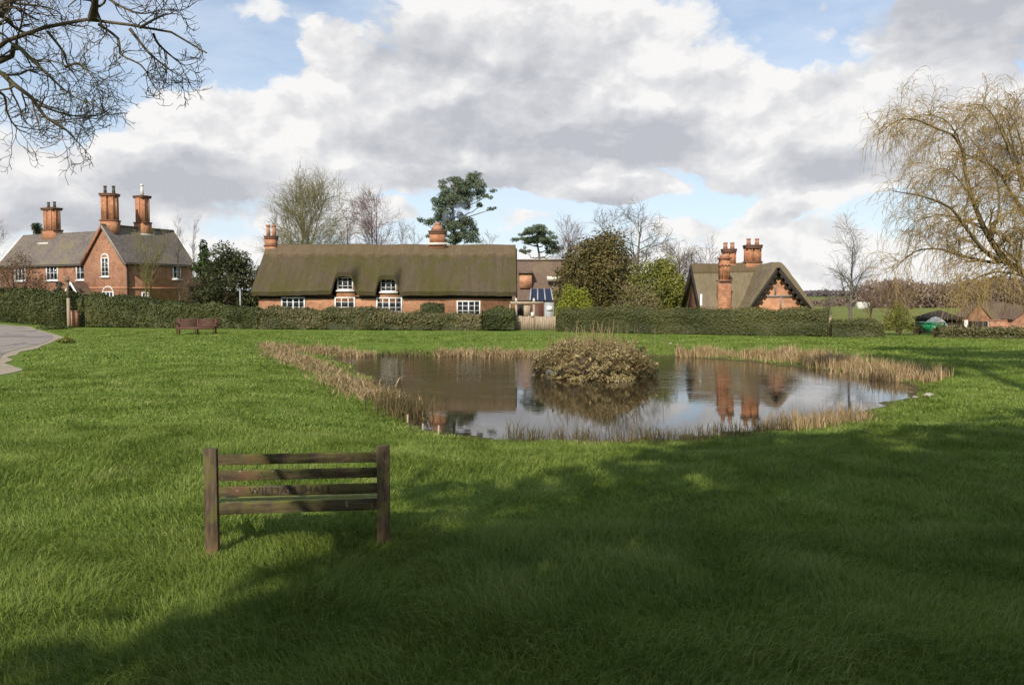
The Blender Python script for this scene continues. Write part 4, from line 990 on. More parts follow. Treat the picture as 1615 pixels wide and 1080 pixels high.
def trailer():
    y0 = 47.0; c = on_y(1467, 512, y0); zg = float(height(np.array([c[0]]), np.array([y0]))[0])
    e = empty('green_trailer', (c[0], y0, zg), 0, 'green farm trailer with a white board in front beside the yellow green bush', 'trailer')
    zt = on_y(1467, 513, y0)[2] - zg; w = .92
    mb = MB(); mb.box((0, 0, zt - .28), w, 1.6, .06)
    for s in (-1, 1): mb.box((s * w / 2, 0, zt - .1), .04, 1.6, .34)
    mb.box((0, -.8, zt - .1), w, .04, .34); mb.box((0, .8, zt - .1), w, .04, .34); mb.build('body', green_paint, e)
    mb = MB(); mb.box((0, 0, zt + .16), w * 1.05, 1.7, .06)
    for sx in (-1, 1):
        for sy in (-1, 1): mb.box((sx * w * .46, sy * .76, zt + .02), .05, .05, .24)
    mb.build('canopy', green_paint, e)
    for s in (-1, 1):
        mb = MB(); a = np.linspace(0, 2 * np.pi, 25); rr = np.array([.02, .24, .27, .24, .02]); xo = np.array([-.06, -.06, 0, .06, .06])
        mb.grid(np.stack([s * (w / 2 + .1) + xo[:, None] + 0 * a[None], .1 + rr[:, None] * np.cos(a), .27 + rr[:, None] * np.sin(a)], -1)); mb.build('wheel', rubber, e, smooth=True)
    mb = MB(); mb.box((.05, -.95, zt - .24), .62, .04, .32); mb.build('board', white, e)
    # sheeted load behind
    c = on_y(1476, 505, 52.0); zg2 = float(height(np.array([c[0]]), np.array([52.0]))[0]); zt = on_y(1476, 500, 52.0)[2]
    u, v = np.meshgrid(np.linspace(-1, 1, 17), np.linspace(-1, 1, 9)); Zs = zg2 + (zt - zg2) * (1 - .35 * np.abs(u) ** 2 - .25 * v ** 2) + .05 * vnoise(u * 5 + 9, v * 5 + 9, 3)
    P = np.stack([c[0] + u * .55, 52 + v * .6, Zs], -1); Q = P.copy(); Q[..., 2] = zg2 + (zt - zg2) * .2
    mb = MB(); mb.grid(P)
    for k_ in (0, -1): mb.grid(np.stack([P[k_], Q[k_]], 0)); mb.grid(np.stack([P[:, k_], Q[:, k_]], 1))
    tag(mb.build('covered_stack', cream, smooth=False), 'cream sheeted stack behind the green trailer', 'stack')
trailer()

# ------------------------------------------------------------------ posts and small things
def small_things():
    c = on_z(109, 517, 0); zt = on_y(108, 436, c[1])[2]
    e = empty('wooden_post', c, 0, 'tall pale timber sign post in the gap between the two left hedges', 'post')
    mb = MB(); mb.prism((0, 0), .13, .11, -.2, zt * .58, 8); mb.build('shaft', pale_wood, e)
    mb = MB(); mb.prism((0, 0), .10, .09, zt * .58 + .002, zt, 8); mb.build('upper_shaft', soil, e)
    mb = MB(); mb.obox((.02, -.11, zt - .22), (.15, 0, 0), (0, .02, 0), (0, 0, .15)); mb.build('board', brown_tile, e)
    c = on_z(119, 516.5, 0); mb = MB(); h = 1.15; mb.box((c[0], c[1], h / 2), .42, .42, h); mb.box((c[0], c[1], h + .035), .5, .5, .07)
    tag(mb.build('brick_pier', brick_red), 'short red brick gate pier beside the timber sign post', 'pier')
    c = on_y(379, 480, 58.0); zt = on_y(379, 457, 58)[2]
    mb = MB(); mb.prism((c[0], 58.0), .06, .05, -.2, zt, 8); mb.prism((c[0], 58.0), .08, .08, zt + .001, zt + .06, 8)
    tag(mb.build('grey_post', metal), 'thin grey metal post in front of the dark rounded holly', 'post')
    c = on_y(1309, 520, 45.0); zt = on_y(1309, 500, 45)[2]
    mb = MB(); mb.box((c[0], 45.0, zt / 2 - .15), .11, .11, zt + .3); mb.box((c[0], 45.0, zt + .02), .15, .15, .05)
    tag(mb.build('gate_post', pale_wood), 'pale square gate post between the two clipped right hedges', 'post')
    for px_, py_, h, lab in ((643, 660, .20, 'pale wooden stake nearest the reeds on the left pond bank'), (667, 671, .15, 'short stake with a white top at the pond edge'), (692, 680, .22, 'thin brown stake at the near left corner of the pond')):
        c = on_z(px_, py_, -.2); zz = float(height(np.array([c[0]]), np.array([c[1]]))[0]); mb = MB(); mb.prism((c[0], c[1]), .022, .017, zz - .1, zz + h * .8, 7)
        tag(mb.build('wooden_stake', stone_mat if px_ == 667 else pale_wood), lab, 'stake')
    r = np.random.default_rng(3)
    for i, (px_, py_, s, lab) in enumerate(((1465, 611, .085, 'larger pale stone at the right tip of the reed bed'), (1444, 612, .05, 'small pale stone beside the right end of the pond'), (1128, 528, .06, 'white stone lying on the lawn below the clipped right hedge'), (1058, 544, .06, 'whitish stone on the far bank right of the island'))):
        c = on_z(px_, py_, -.05); zz = float(height(np.array([c[0]]), np.array([c[1]]))[0]); a, b_ = np.meshgrid(np.linspace(0, 2 * np.pi, 13), np.linspace(-1.4, 1.5, 7))
        k = 1 + .2 * (vnoise(a * 2 + i * 5, b_ * 2 + 9, i) - .5); mb = MB(); mb.grid(np.stack([c[0] + s * 1.5 * k * np.cos(a) * np.cos(b_), c[1] + s * k * np.sin(a) * np.cos(b_), zz + s * .3 + s * .7 * k * np.sin(b_)], -1))
        tag(mb.build('stone', stone_mat, smooth=True), lab, 'stone')
    # smoke from the cottage chimney
    c0 = on_y(693, 352, 62.3); c1 = on_y(742, 332, 63.5)
    s_ = np.linspace(0, 1, 9); a = np.linspace(0, 2 * np.pi, 13); S, A = np.meshgrid(s_, a, indexing='ij')
    rad = .16 + .95 * S ** .8 * (1 - S ** 6); rad[-1] = .02; rad[0] = .05
    C = c0[None] + (c1 - c0)[None] * s_[:, None] + np.array([0, 0, .5]) * (np.sin(s_ * np.pi)[:, None])
    mb = MB(); mb.grid(np.stack([C[:, 0:1] + 0 * A, C[:, 1:2] + rad * np.cos(A), C[:, 2:3] + rad * np.sin(A)], -1))
    tag(mb.build('chimney_smoke', smoke_mat, smooth=True), 'thin bluish smoke drifting from the orange cottage chimney', 'smoke', kind='stuff')
small_things()

# ------------------------------------------------------------------ hedges and shrubs
def hedge(name, label, pts, width, mt, seed, dens=150, lsize=.075, rough=.13, core=leaf_dark, cat='hedge', group=None):
    """pts: (x, y, z_ground, height) along the front face; the hedge extends width behind it"""
    r = np.random.default_rng(seed); P = np.array(pts, float); n = max(8, int(np.linalg.norm(np.diff(P[:, :2], axis=0), axis=1).sum() / .25)); Q = resample(P, n)
    T = np.gradient(Q[:, :2], axis=0); T /= np.linalg.norm(T, axis=1, keepdims=True); N = np.stack([T[:, 1], -T[:, 0]], 1)
    if N[:, 1].mean() > 0: N = -N           # N faces the camera side
    prof = [(0, 0), (.02, .55), (.0, .86), (.16, .985), (.5, 1.0), (.84, .985), (1.0, .86), (1.0, 0)]
    prof = resample(np.array(prof), 26)
    hh = Q[:, 3] * (1 + .085 * (vnoise(np.arange(n) * .35, np.zeros(n) + seed, seed) - .5) * 2)
    L = np.arange(n) * .25
    Pg = np.zeros((len(prof), n, 3)); lump = (vnoise(L[None] * 1.3 + 0 * prof[:, :1], prof[:, 1:] * 3.1 + prof[:, :1] * 2.2 + 0 * L[None], seed + 3) - .5) * 2 * rough
    for i, (d, v) in enumerate(prof):
        Pg[i, :, :2] = Q[:, :2] - N * (d * width)[..., None] if np.ndim(d) else Q[:, :2] - N * d * width
        Pg[i, :, 2] = Q[:, 2] - .05 + hh * v
    cx = Q[:, :2] - N * width / 2; ctr = np.concatenate([cx, (Q[:, 2] + hh * .5)[:, None]], 1)[None]
    outw = Pg - ctr; outw /= np.linalg.norm(outw, axis=2, keepdims=True) + 1e-6
    Ps = Pg + outw * lump[..., None]
    e = empty(name, Q[n // 2, :3], 0, label, cat, group); off = Q[n // 2, :3]
    mb = MB(); Pc = Ps - outw * .09; mb.grid(Pc)
    for k_ in (0, -1):
        c_ = Pc[:, k_].mean(0); mb.grid(np.stack([Pc[:, k_], np.tile(c_, (len(prof), 1))], 1))
    co = mb.build('branches', core, e); co.location = tuple(-off)
    area = n * .25 * (hh.mean() * 2 + width); N_ = int(area * dens)
    fi = r.uniform(0, len(prof) - 1.001, N_); fj = r.uniform(0, n - 1.001, N_); i0 = fi.astype(int); j0 = fj.astype(int); fi -= i0; fj -= j0
    bl = lambda G: G[i0, j0] * ((1 - fi) * (1 - fj))[:, None] + G[i0 + 1, j0] * (fi * (1 - fj))[:, None] + G[i0, j0 + 1] * ((1 - fi) * fj)[:, None] + G[i0 + 1, j0 + 1] * (fi * fj)[:, None]
    c = bl(Ps); o = bl(outw); c = c + o * r.normal(size=(N_, 1)) * .045 - o * .02
    # end faces
    ne = int(dens * width * hh.mean()); ce = []
    for k_ in (0, -1):
        pp = r.uniform(0, 1, (ne, 2)); w = Ps[0, k_] + (Ps[-1, k_] - Ps[0, k_]) * pp[:, :1]; w[:, 2] = Ps[0, k_, 2] + hh[k_] * pp[:, 1] * .98
        w[:, :2] += T[k_] * (-.05 if k_ == 0 else .05); ce.append(w)
    c = np.concatenate([c] + ce); o = np.concatenate([o, np.tile(np.append(-T[0], 0), (ne, 1)), np.tile(np.append(T[-1], 0), (ne, 1))])
    mb = MB(); mb.leaves(c, o + r.normal(size=c.shape) * .55, r.uniform(.6, 1.3, len(c)) * lsize, r, .55)
    lv = mb.build('leaves', mt, e); lv.location = tuple(-off)
    return e
def hp(px_, py_base, py_top, z=0.0):
    g = on_z(px_, py_base, z); t_ = on_y(px_, py_top, g[1] + .4); return (g[0], g[1], z, t_[2] - z)
hedge('hedge', 'tall leafy hedge beside the road at the far left', [hp(-60, 504, 457), hp(0, 508, 458), hp(50, 512, 460), hp(102, 515, 462)], 1.6, leaf_hedge, 21, 130, .10, .2)
hedge('hedge', 'dark green hedge in front of the brick house and right of the sign post', [hp(122, 516, 463), hp(200, 517, 466), hp(290, 518, 476), hp(405, 519, 484)], 1.5, leaf_hedge, 22, 150, .085, .15)
hedge('hedge', 'mixed green and brown hedge in front of the long thatched cottage', [hp(407, 519.5, 486), hp(480, 520, 486), hp(560, 520.5, 484), hp(640, 521, 490), hp(700, 521.5, 496), hp(758, 522, 494)], 1.4, leaf_hedge_mix, 23, 150, .075, .17)
hedge('hedge', 'rounded green bush at the right end of the mixed hedge', [hp(762, 522, 492), hp(785, 522, 483), hp(811, 522, 487)], 1.4, leaf_hedge, 24, 160, .07, .14)
hedge('hedge', 'low clipped green hedge against the cottage wall under the thatch', [(on_y(664, 480, 57.0)[0], 57.0, 0, 1.72), (on_y(698, 480, 57.0)[0], 57.0, 0, 1.72)], .9, leaf_hedge, 25, 160, .06, .08)
hedge('hedge', 'long clipped square hedge in front of the gabled cottage on the right', [hp(878, 523, 483), hp(1000, 525.5, 484), hp(1150, 528, 486), hp(1304, 530.5, 487)], 1.4, leaf_hedge_yew, 26, 210, .055, .06)
hedge('hedge', 'short clipped hedge with rounded ends right of the gate post', [hp(1312, 531, 504), hp(1350, 531.5, 502), hp(1380, 532, 503), hp(1394, 532, 509)], 1.1, leaf_hedge_yew, 27, 220, .05, .06)
hedge('hedge', 'low ragged hedge at the far right in front of the brick buildings', [hp(1482, 533, 514), hp(1540, 533.5, 515), hp(1600, 534, 516), hp(1660, 534, 515)], 1.0, leaf_hedge_mix, 28, 200, .06, .16)

def tubes_of(levels, mb, sides):
    for (P, r_), s_ in zip(levels, sides): mb.tubes(P, r_, s_)
def cloud(r, ells, n, shell=.55, jit=.6):
    """leaf centres and normals in ellipsoids (cx,cy,cz,rx,ry,rz)"""
    E = np.array(ells, float); A = (E[:, 3] * E[:, 4] + E[:, 4] * E[:, 5] + E[:, 3] * E[:, 5]); k = r.choice(len(E), n, p=A / A.sum())
    d = r.normal(size=(n, 3)); d /= np.linalg.norm(d, axis=1, keepdims=True)
    rad = shell + (1 - shell) * r.uniform(0, 1, n) ** .8
    return E[k, :3] + d * E[k, 3:] * rad[:, None], d + r.normal(size=(n, 3)) * jit
def shrub(name, label, base, w, h, mt, seed, n=4000, lsize=.08, cat='shrub', trunk=bark_brown, dp=None, sub=26, group=None, ragged=.3, low=0.0, top=.5, shell=.55):
    """domed or columnar evergreen: one big clump broken up by many small ones"""
    r = np.random.default_rng(seed); dp = dp or w; e = empty(name, base, 0, label, cat, group)
    a = r.uniform(0, 2 * np.pi, sub); u = r.uniform(-.75, 1, sub) ; q = np.sqrt(1 - u * u)
    cz = h * (low + (1 - low) * .5); hz = h * (1 - low) * .5
    ells = [(0, 0, cz, w * .40, dp * .40, hz * .86)]
    for i in range(sub):
        sft = r.uniform(.62, .95); rr = r.uniform(.14, .26) * min(w, h)
        tap = 1 - top * max(0, u[i])
        ells.append((np.cos(a[i]) * q[i] * w * .5 * sft * tap, np.sin(a[i]) * q[i] * dp * .5 * sft * tap, cz + u[i] * hz * sft, rr * (1 + ragged * r.normal() * .4), rr, rr * r.uniform(.7, 1.2)))
    c, nr = cloud(r, ells, n, shell)
    c[:, 2] = np.maximum(c[:, 2], .03); nr[:, 2] += .25
    mb = MB(); mb.leaves(c, nr, r.uniform(.6, 1.4, n) * lsize, r, .5); mb.build('crown', mt, e)
    mb = MB(); m_ = max(6, int(w * 3)); P = []
    for i in range(m_):
        p1 = np.array([r.normal() * w * .2, r.normal() * dp * .2, h * r.uniform(.5, .85)]); p0 = np.array([r.normal() * .08 * w, r.normal() * .08 * dp, -.2])
        tt = np.linspace(0, 1, 6)[:, None]; P.append(p0 + (p1 - p0) * tt + np.array([0, 0, .1 * h]) * np.sin(tt * np.pi))
    mb.tubes(np.array(P), np.linspace(.025 + .012 * h, .01, 6)[None] * np.ones((m_, 1)), 5); mb.build('trunk', trunk, e)
    return e
def at_g(px_, Y, z=None):
    x = on_y(px_, 500, Y)[0]; return (x, Y, float(height(np.array([x]), np.array([Y]))[0]) if z is None else z)
def dim(px_w, py_top, Y, z=0.0): return px_w / FPX * Y, on_y(807, py_top, Y)[2] - z
w, h = dim(34, 376, 66); shrub('conifer', 'narrow pointed green conifer left of the dark holly', at_g(324, 66), w, h, leaf_conifer, 31, 4500, .11, 'conifer', sub=30, top=.85, ragged=.2)
w, h = dim(22, 398, 67); shrub('shrub', 'rusty brown shrub under the pointed conifer', at_g(316, 64), 1.5, 3.0, leaf_copper, 131, 900, .09, 'shrub')
w, h = dim(100, 386, 62); shrub('holly_tree', 'dark rounded holly between the brick house and thatched cottage', at_g(362, 63), w, h, leaf_dark, 32, 14000, .10, 'tree', sub=46, top=.25)
w, h = dim(126, 364, 62); shrub('yew_tree', 'large bronzed dome shaped yew behind the clipped hedge', at_g(946, 62), w, h, leaf_yew, 33, 24000, .11, 'tree', sub=80, top=.38, ragged=.5)
w, h = dim(98, 407, 60); shrub('hedge_tree', 'broad yellow green clipped evergreen left of the gabled cottage', at_g(1036, 60), w, h, leaf_olive, 34, 14000, .10, 'tree', sub=50, top=.1)
w, h = dim(80, 440, 56); shrub('shrub', 'loose greyish brown shrub in front of the yew', at_g(1000, 56), w, h, leaf_hedge_mix, 35, 3500, .075, 'shrub', sub=40, top=.3, ragged=.6)
w, h = dim(64, 454, 55); shrub('shrub', 'bright yellow green round bush above the clipped hedge', at_g(908, 55), w, h, leaf_lime, 36, 5500, .07, 'shrub', sub=36, top=.15)
w, h = dim(38, 438, 66); shrub('shrub', 'olive shrub left of the yew behind the lime bush', at_g(884, 64), 2.2, 3.1, leaf_olive, 37, 1800, .08, 'shrub')
w, h = dim(46, 478, 46); shrub('shrub', 'yellowish open shrub beside the green trailer', at_g(1418, 46), w, h + .2, leaf_olive, 38, 2200, .055, 'shrub', sub=44, ragged=.7, shell=.3)
w, h = dim(20, 436, 70); shrub('conifer', 'small blue green conifer behind the road hedge', at_g(95, 69), 1.6, 3.6, leaf_bluegreen, 39, 1400, .09, 'conifer', top=.8)
w, h = dim(80, 396, 70); shrub('beech_shrub', 'round brown leaved shrub in front of the house wing', at_g(33, 71), w, h, leaf_copper, 40, 6000, .07, 'shrub', sub=60, top=.3, ragged=.5, shell=.25)
shrub('shrub', 'tuft of dull grass and brown stems at the road corner', at_g(103, 37.0), .8, .30, leaf_olive, 41, 500, .05, 'shrub')
shrub('shrub', 'low dark ivy patch on the verge under the sign post', at_g(86, 53.5), 2.6, .30, leaf_hedge, 42, 1200, .06, 'shrub')
shrub('shrub', 'small dark evergreen shrub left of the green trailer', at_g(1445, 46.5), .7, .9, leaf_dark, 43, 500, .05, 'shrub')

# ------------------------------------------------------------------ trees
def unit(v): return v / (np.linalg.norm(v, axis=-1, keepdims=True) + 1e-9)
def spawn(r, P, rad, n, t0, t1, ang, ln, rr, npts, jit=.25, up=0.0, taper=.25, lvar=.35, shrink=.5, rmin=.004, grav=None):
    """n children on every path of the batch P (B,m,3) -> (B*n,npts,3)"""
    B, m_, _ = P.shape; t_ = t0 + (t1 - t0) * (np.arange(n)[None] + r.uniform(0, 1, (B, n))) / n
    k = np.clip(t_ * (m_ - 1), 0, m_ - 1.001); i0 = k.astype(int); f = (k - i0)[..., None]; bi = np.arange(B)[:, None]
    p = P[bi, i0] * (1 - f) + P[bi, i0 + 1] * f; tg_ = unit(P[bi, i0 + 1] - P[bi, i0]); pr = rad[bi, i0] * (1 - f[..., 0]) + rad[bi, i0 + 1] * f[..., 0]
    q = r.normal(size=tg_.shape); q -= (q * tg_).sum(-1, keepdims=True) * tg_; q = unit(q)
    an = ang * r.uniform(.7, 1.3, (B, n))[..., None]; d = unit(tg_ * np.cos(an) + q * np.sin(an) + np.array([0, 0, up * .7]))
    L = (ln if np.ndim(ln) else np.full((B, 1), ln)) * (1 - shrink * t_) * r.uniform(1 - lvar, 1 + lvar, (B, n))
    N = B * n; p = p.reshape(N, 3); d = d.reshape(N, 3); L = L.reshape(N); r0 = np.maximum(pr.reshape(N) * rr, rmin)
    out = [p]; st = (L / (npts - 1))[:, None]
    for i in range(npts - 1):
        d = unit(d + r.normal(size=(N, 3)) * jit + (np.array([0, 0, up * .22]) if grav is None else np.asarray(grav) * (i + 1) / npts)); p = p + d * st; out.append(p)
    return np.stack(out, 1), np.maximum(r0[:, None] * np.linspace(1, taper, npts)[None], rmin * .8)
def path(pts, n): return resample(smooth_poly(np.array(pts, float), 5, False), n)
def bare_tree(name, label, base, h, spread, seed, tmat, cmat, trunk_r=.2, lv=(10, 6, 5), tw=.012, cat='tree', upr=.25, trunk_h=.35, fork=5, group=None, jit=.2, ang=.75, multi=1):
    r = np.random.default_rng(seed); e = empty(name, base, 0, label, cat, group)
    tp, tr = [], []
    for i in range(multi):
        off = np.array([r.normal() * .25, r.normal() * .25, 0]) * (multi > 1); ln_ = np.array([r.normal(), r.normal(), 0]) * (.22 * spread if multi > 1 else .06 * spread)
        tp.append(path([off + [0, 0, -.3], off + ln_ * .15 + [0, 0, h * .3], off + ln_ * .5 + [0, 0, h * .6], off + ln_ + [r.normal() * .1, 0, h * .93]], 12)); tr.append(np.linspace(trunk_r / multi ** .5, tw * 1.5, 12))
    T = np.array(tp); TR = np.array(tr)
    L1, R1 = spawn(r, T, TR, lv[0], trunk_h, .97, ang, spread * .72, .55, 9, jit * .7, upr, .2, .3, .45, tw)
    L2, R2 = spawn(r, L1, R1, lv[1], .2, 1, ang * .85, spread * .34, .6, 7, jit, upr * .6, .3, .4, .3, tw * .8)
    L3, R3 = spawn(r, L2, R2, lv[2], .15, 1, ang * .8, spread * .16, .7, 5, jit, upr * .4, .4, .4, .2, tw * .6)
    mb = MB(); mb.tubes(T, TR, 7); mb.build('trunk', tmat, e, smooth=True)
    mb = MB(); mb.tubes(L1, R1, 5); mb.tubes(L2, R2, 4); mb.tubes(L3, R3, 3); mb.build('crown', cmat, e)
    return e
w, h = dim(110, 304, 74); bare_tree('bare_tree', 'tall olive budding tree behind the left end of the thatch', at_g(478, 74), h, 6.6, 51, bark_green, bark_green, .22, (22, 10, 7), .014, upr=.2, trunk_h=.22, ang=.75, multi=4)
w, h = dim(70, 312, 76); bare_tree('birch_tree', 'bare pinkish birch to the right of the olive tree behind the thatch', at_g(592, 78), h + .3, 5.2, 52, bark_pink, bark_pink, .2, (20, 9, 7), .014, upr=.22, trunk_h=.2, multi=2, ang=.8)
w, h = dim(50, 325, 76); bare_tree('birch_tree', 'slender bare birch between the olive tree and the pinkish birch', at_g(548, 79), h, 4.4, 53, bark_pink, bark_pink, .16, (20, 8, 6), .013, upr=.25, trunk_h=.2, ang=.75)
for i, (px_, top, lab) in enumerate(((635, 350, 'thin sapling left of the pine above the thatch'), (655, 356, 'shortest thin sapling above the thatch ridge'), (775, 370, 'low bare bush top at the right end of the thatch ridge'), (438, 330, 'thin bare sapling behind the pots of the left cottage chimney'))):
    bare_tree('bare_sapling', lab, at_g(px_, 77 + i), dim(1, top, 77 + i)[1], 2.6, 60 + i, bark_grey, bark_grey, .09, (14, 6, 5), .011, upr=.35, ang=.6)
bare_tree('bare_oak', 'bare domed oak right behind the bronzed yew', at_g(1003, 88), dim(1, 336, 88)[1], 5.8, 70, bark_grey, bark_grey, .32, (15, 8, 7), .02, upr=.12, trunk_h=.45, ang=.95)
bare_tree('bare_oak', 'bare tree left of the domed oak with forked limbs', at_g(962, 90), dim(1, 346, 90)[1], 5.4, 71, bark_grey, bark_grey, .28, (11, 7, 6), .02, upr=.25, trunk_h=.45, ang=.8)
bare_tree('bare_tree', 'pale thin bare tree between the small pine and the yew', at_g(893, 92), dim(1, 358, 92)[1], 4.4, 72, bark_pink, bark_pink, .16, (16, 8, 6), .013, upr=.22, ang=.75, multi=2)
bare_tree('bare_tree', 'wide brown bare tree behind the yellow green evergreen', at_g(1072, 92), dim(1, 382, 92)[1], 5.5, 73, bark_brown, bark_brown, .25, (16, 8, 6), .022, upr=.2, trunk_h=.3)
bare_tree('bare_tree', 'brown bare tree behind the front stack of the gabled cottage', at_g(1110, 94), dim(1, 378, 94)[1], 6.0, 74, bark_brown, bark_brown, .25, (16, 8, 6), .022, upr=.2, trunk_h=.3)
bare_tree('bare_tree', 'slim grey bare tree beyond the short clipped hedge', at_g(1341, 52), dim(1, 398, 52)[1] + 1.4, 3.6, 75, bark_grey, bark_grey, .13, (16, 8, 6), .009, upr=.2, trunk_h=.22, ang=.85)
bare_tree('bare_tree', 'small bare tree just right of the gabled cottage roof', at_g(1306, 68), 4.6, 2.6, 76, bark_grey, bark_grey, .1, (12, 6, 4), .011, upr=.4, ang=.6)
bare_tree('bare_tree', 'small multi stemmed bare tree in front of the house side wall', at_g(232, 66), dim(1, 372, 66)[1], 2.6, 77, bark_green, bark_green, .12, (14, 7, 6), .010, upr=.35, ang=.6, multi=2)
bare_tree('bare_sapling', 'thin upright sapling by the far corner of the brick house', at_g(284, 68), dim(1, 350, 68)[1], 2.2, 78, bark_grey, bark_grey, .06, (12, 5, 4), .011, upr=.6, ang=.5)
bare_tree('bare_sapling', 'pale birch sapling left of the pointed conifer', at_g(306, 70), dim(1, 345, 70)[1], 2.2, 79, bark_birch, bark_pink, .09, (12, 5, 4), .010, upr=.6, ang=.45)
bare_tree('bare_tree', 'bare pinkish tree far left beyond the house wing', at_g(-8, 96), dim(1, 352, 96)[1], 5.0, 80, bark_pink, bark_pink, .2, (16, 7, 5), .018, upr=.35)
bare_tree('bare_shrub', 'tangled bare shrub against the house wall beside the cottage hedge', at_g(300, 63), 2.9, 2.2, 81, bark_brown, bark_brown, .05, (12, 6, 5), .011, upr=.4, multi=4, cat='shrub')
for i, (px_, Y, h, lab) in enumerate(((1372, 140, 5.5, 'leftmost bare field tree under the willow'), (1400, 150, 7.0, 'bare field tree right of the white farmhouse'), (1432, 165, 6.5, 'bare field tree between the willow tips and the brown wood'))):
    bare_tree('bare_tree', lab, at_g(px_, Y), h, 5.0, 82 + i, bark_brown, bark_brown, .2, (14, 7, 5), .035, upr=.3)

def pine(name, label, base, trunk, pads, seed, n, lsize, limbs_r=.09, tr=.3):
    """Scots pine: bare trunk, limbs reaching to flat needle pads. pads: (x, y, z, rx, rz) relative to base"""
    r = np.random.default_rng(seed); e = empty(name, base, 0, label, 'tree'); T = path(trunk, 14)
    mb = MB(); mb.tubes(T[None], np.linspace(tr, tr * .3, 14)[None], 8); tk = mb.build('trunk', bark_grey, e, smooth=True)
    P = []; ells = []
    for (x, y, z, rx, rz) in pads:
        k = np.argmin(np.abs(T[:, 2] - (z - .18 * abs(x - T[-1, 0]) - .6))); a = T[k]; b_ = np.array([x, y, z - rz * .4]); tt = np.linspace(0, 1, 8)[:, None]
        P.append(a + (b_ - a) * tt + np.array([0, 0, -.25]) * np.sin(tt * np.pi) + r.normal(size=(8, 3)) * .06)
        for i in range(9):
            q = r.normal(size=3) * .45; ells.append((x + q[0] * rx, y + q[1] * rx, z + q[2] * rz, rx * r.uniform(.3, .5), rx * r.uniform(.3, .5), rz * r.uniform(.4, .65)))
    mb = MB(); mb.tubes(np.array(P), np.linspace(limbs_r, limbs_r * .3, 8)[None] * np.ones((len(P), 1)), 5); mb.build('limbs', bark_grey, e)
    c, nr = cloud(r, ells, n, .35, .8); nr[:, 2] += .5; mb = MB(); mb.leaves(c, nr, r.uniform(.6, 1.4, n) * lsize, r, .28); mb.build('crown', leaf_pine, e)
def pine_px(name, label, Y, pxb, trunk_px, pads_px, seed, n, lsize, tr):
    b0 = np.array([on_y(pxb, 500, Y)[0], Y, 0.0]); r = np.random.default_rng(seed + 500)
    tr_ = [on_y(x, y, Y) - b0 for x, y in trunk_px]; tr_ = [np.array([tr_[0][0], 0, -.3])] + tr_
    pads = []
    for (x, y, rx, rz) in pads_px:
        q = on_y(x, y, Y) - b0; pads.append((q[0], r.normal() * 1.0, q[2], rx / FPX * Y, rz / FPX * Y))
    pine(name, label, b0, tr_, pads, seed, n, lsize, tr=tr)
pine_px('scots_pine', 'tall leaning Scots pine behind the orange cottage chimney', 84, 716, [(716, 470), (717, 400), (716, 350), (714, 318), (722, 295)],
        [(708, 284, 20, 10), (738, 288, 22, 12), (748, 300, 24, 12), (700, 305, 20, 12), (716, 314, 24, 12), (692, 312, 12, 8), (766, 312, 14, 7), (735, 310, 22, 10), (774, 330, 9, 3), (757, 325, 9, 4),
         (690, 346, 20, 9), (676, 352, 14, 7), (728, 342, 20, 12), (742, 358, 16, 12), (740, 375, 18, 9), (704, 338, 18, 7), (716, 378, 22, 9), (722, 360, 16, 9), (687, 372, 12, 7), (702, 325, 16, 4), (722, 298, 22, 12), (716, 300, 16, 10), (708, 318, 16, 10), (728, 318, 20, 9), (705, 352, 16, 9), (735, 350, 18, 10), (728, 372, 20, 10), (700, 362, 14, 8)], 91, 30000, .125, .30)
pine_px('scots_pine', 'smaller flat topped pine right of the long thatched roof', 92, 851, [(850, 470), (851, 410), (848, 390), (846, 378)],
        [(838, 366, 22, 8), (855, 370, 18, 8), (825, 376, 16, 6), (842, 380, 20, 7), (870, 385, 14, 7), (862, 380, 14, 7), (878, 396, 9, 6), (828, 395, 10, 5), (834, 366, 12, 6), (850, 362, 16, 6), (848, 376, 20, 7), (870, 392, 12, 6)], 92, 13000, .13, .28)
pine_px('scots_pine', 'dark pine top behind the left house chimney', 98, 52, [(52, 420), (52, 380), (53, 362)], [(52, 356, 10, 6), (48, 364, 10, 6), (60, 365, 10, 6), (52, 374, 14, 6)], 93, 1800, .2, .2)

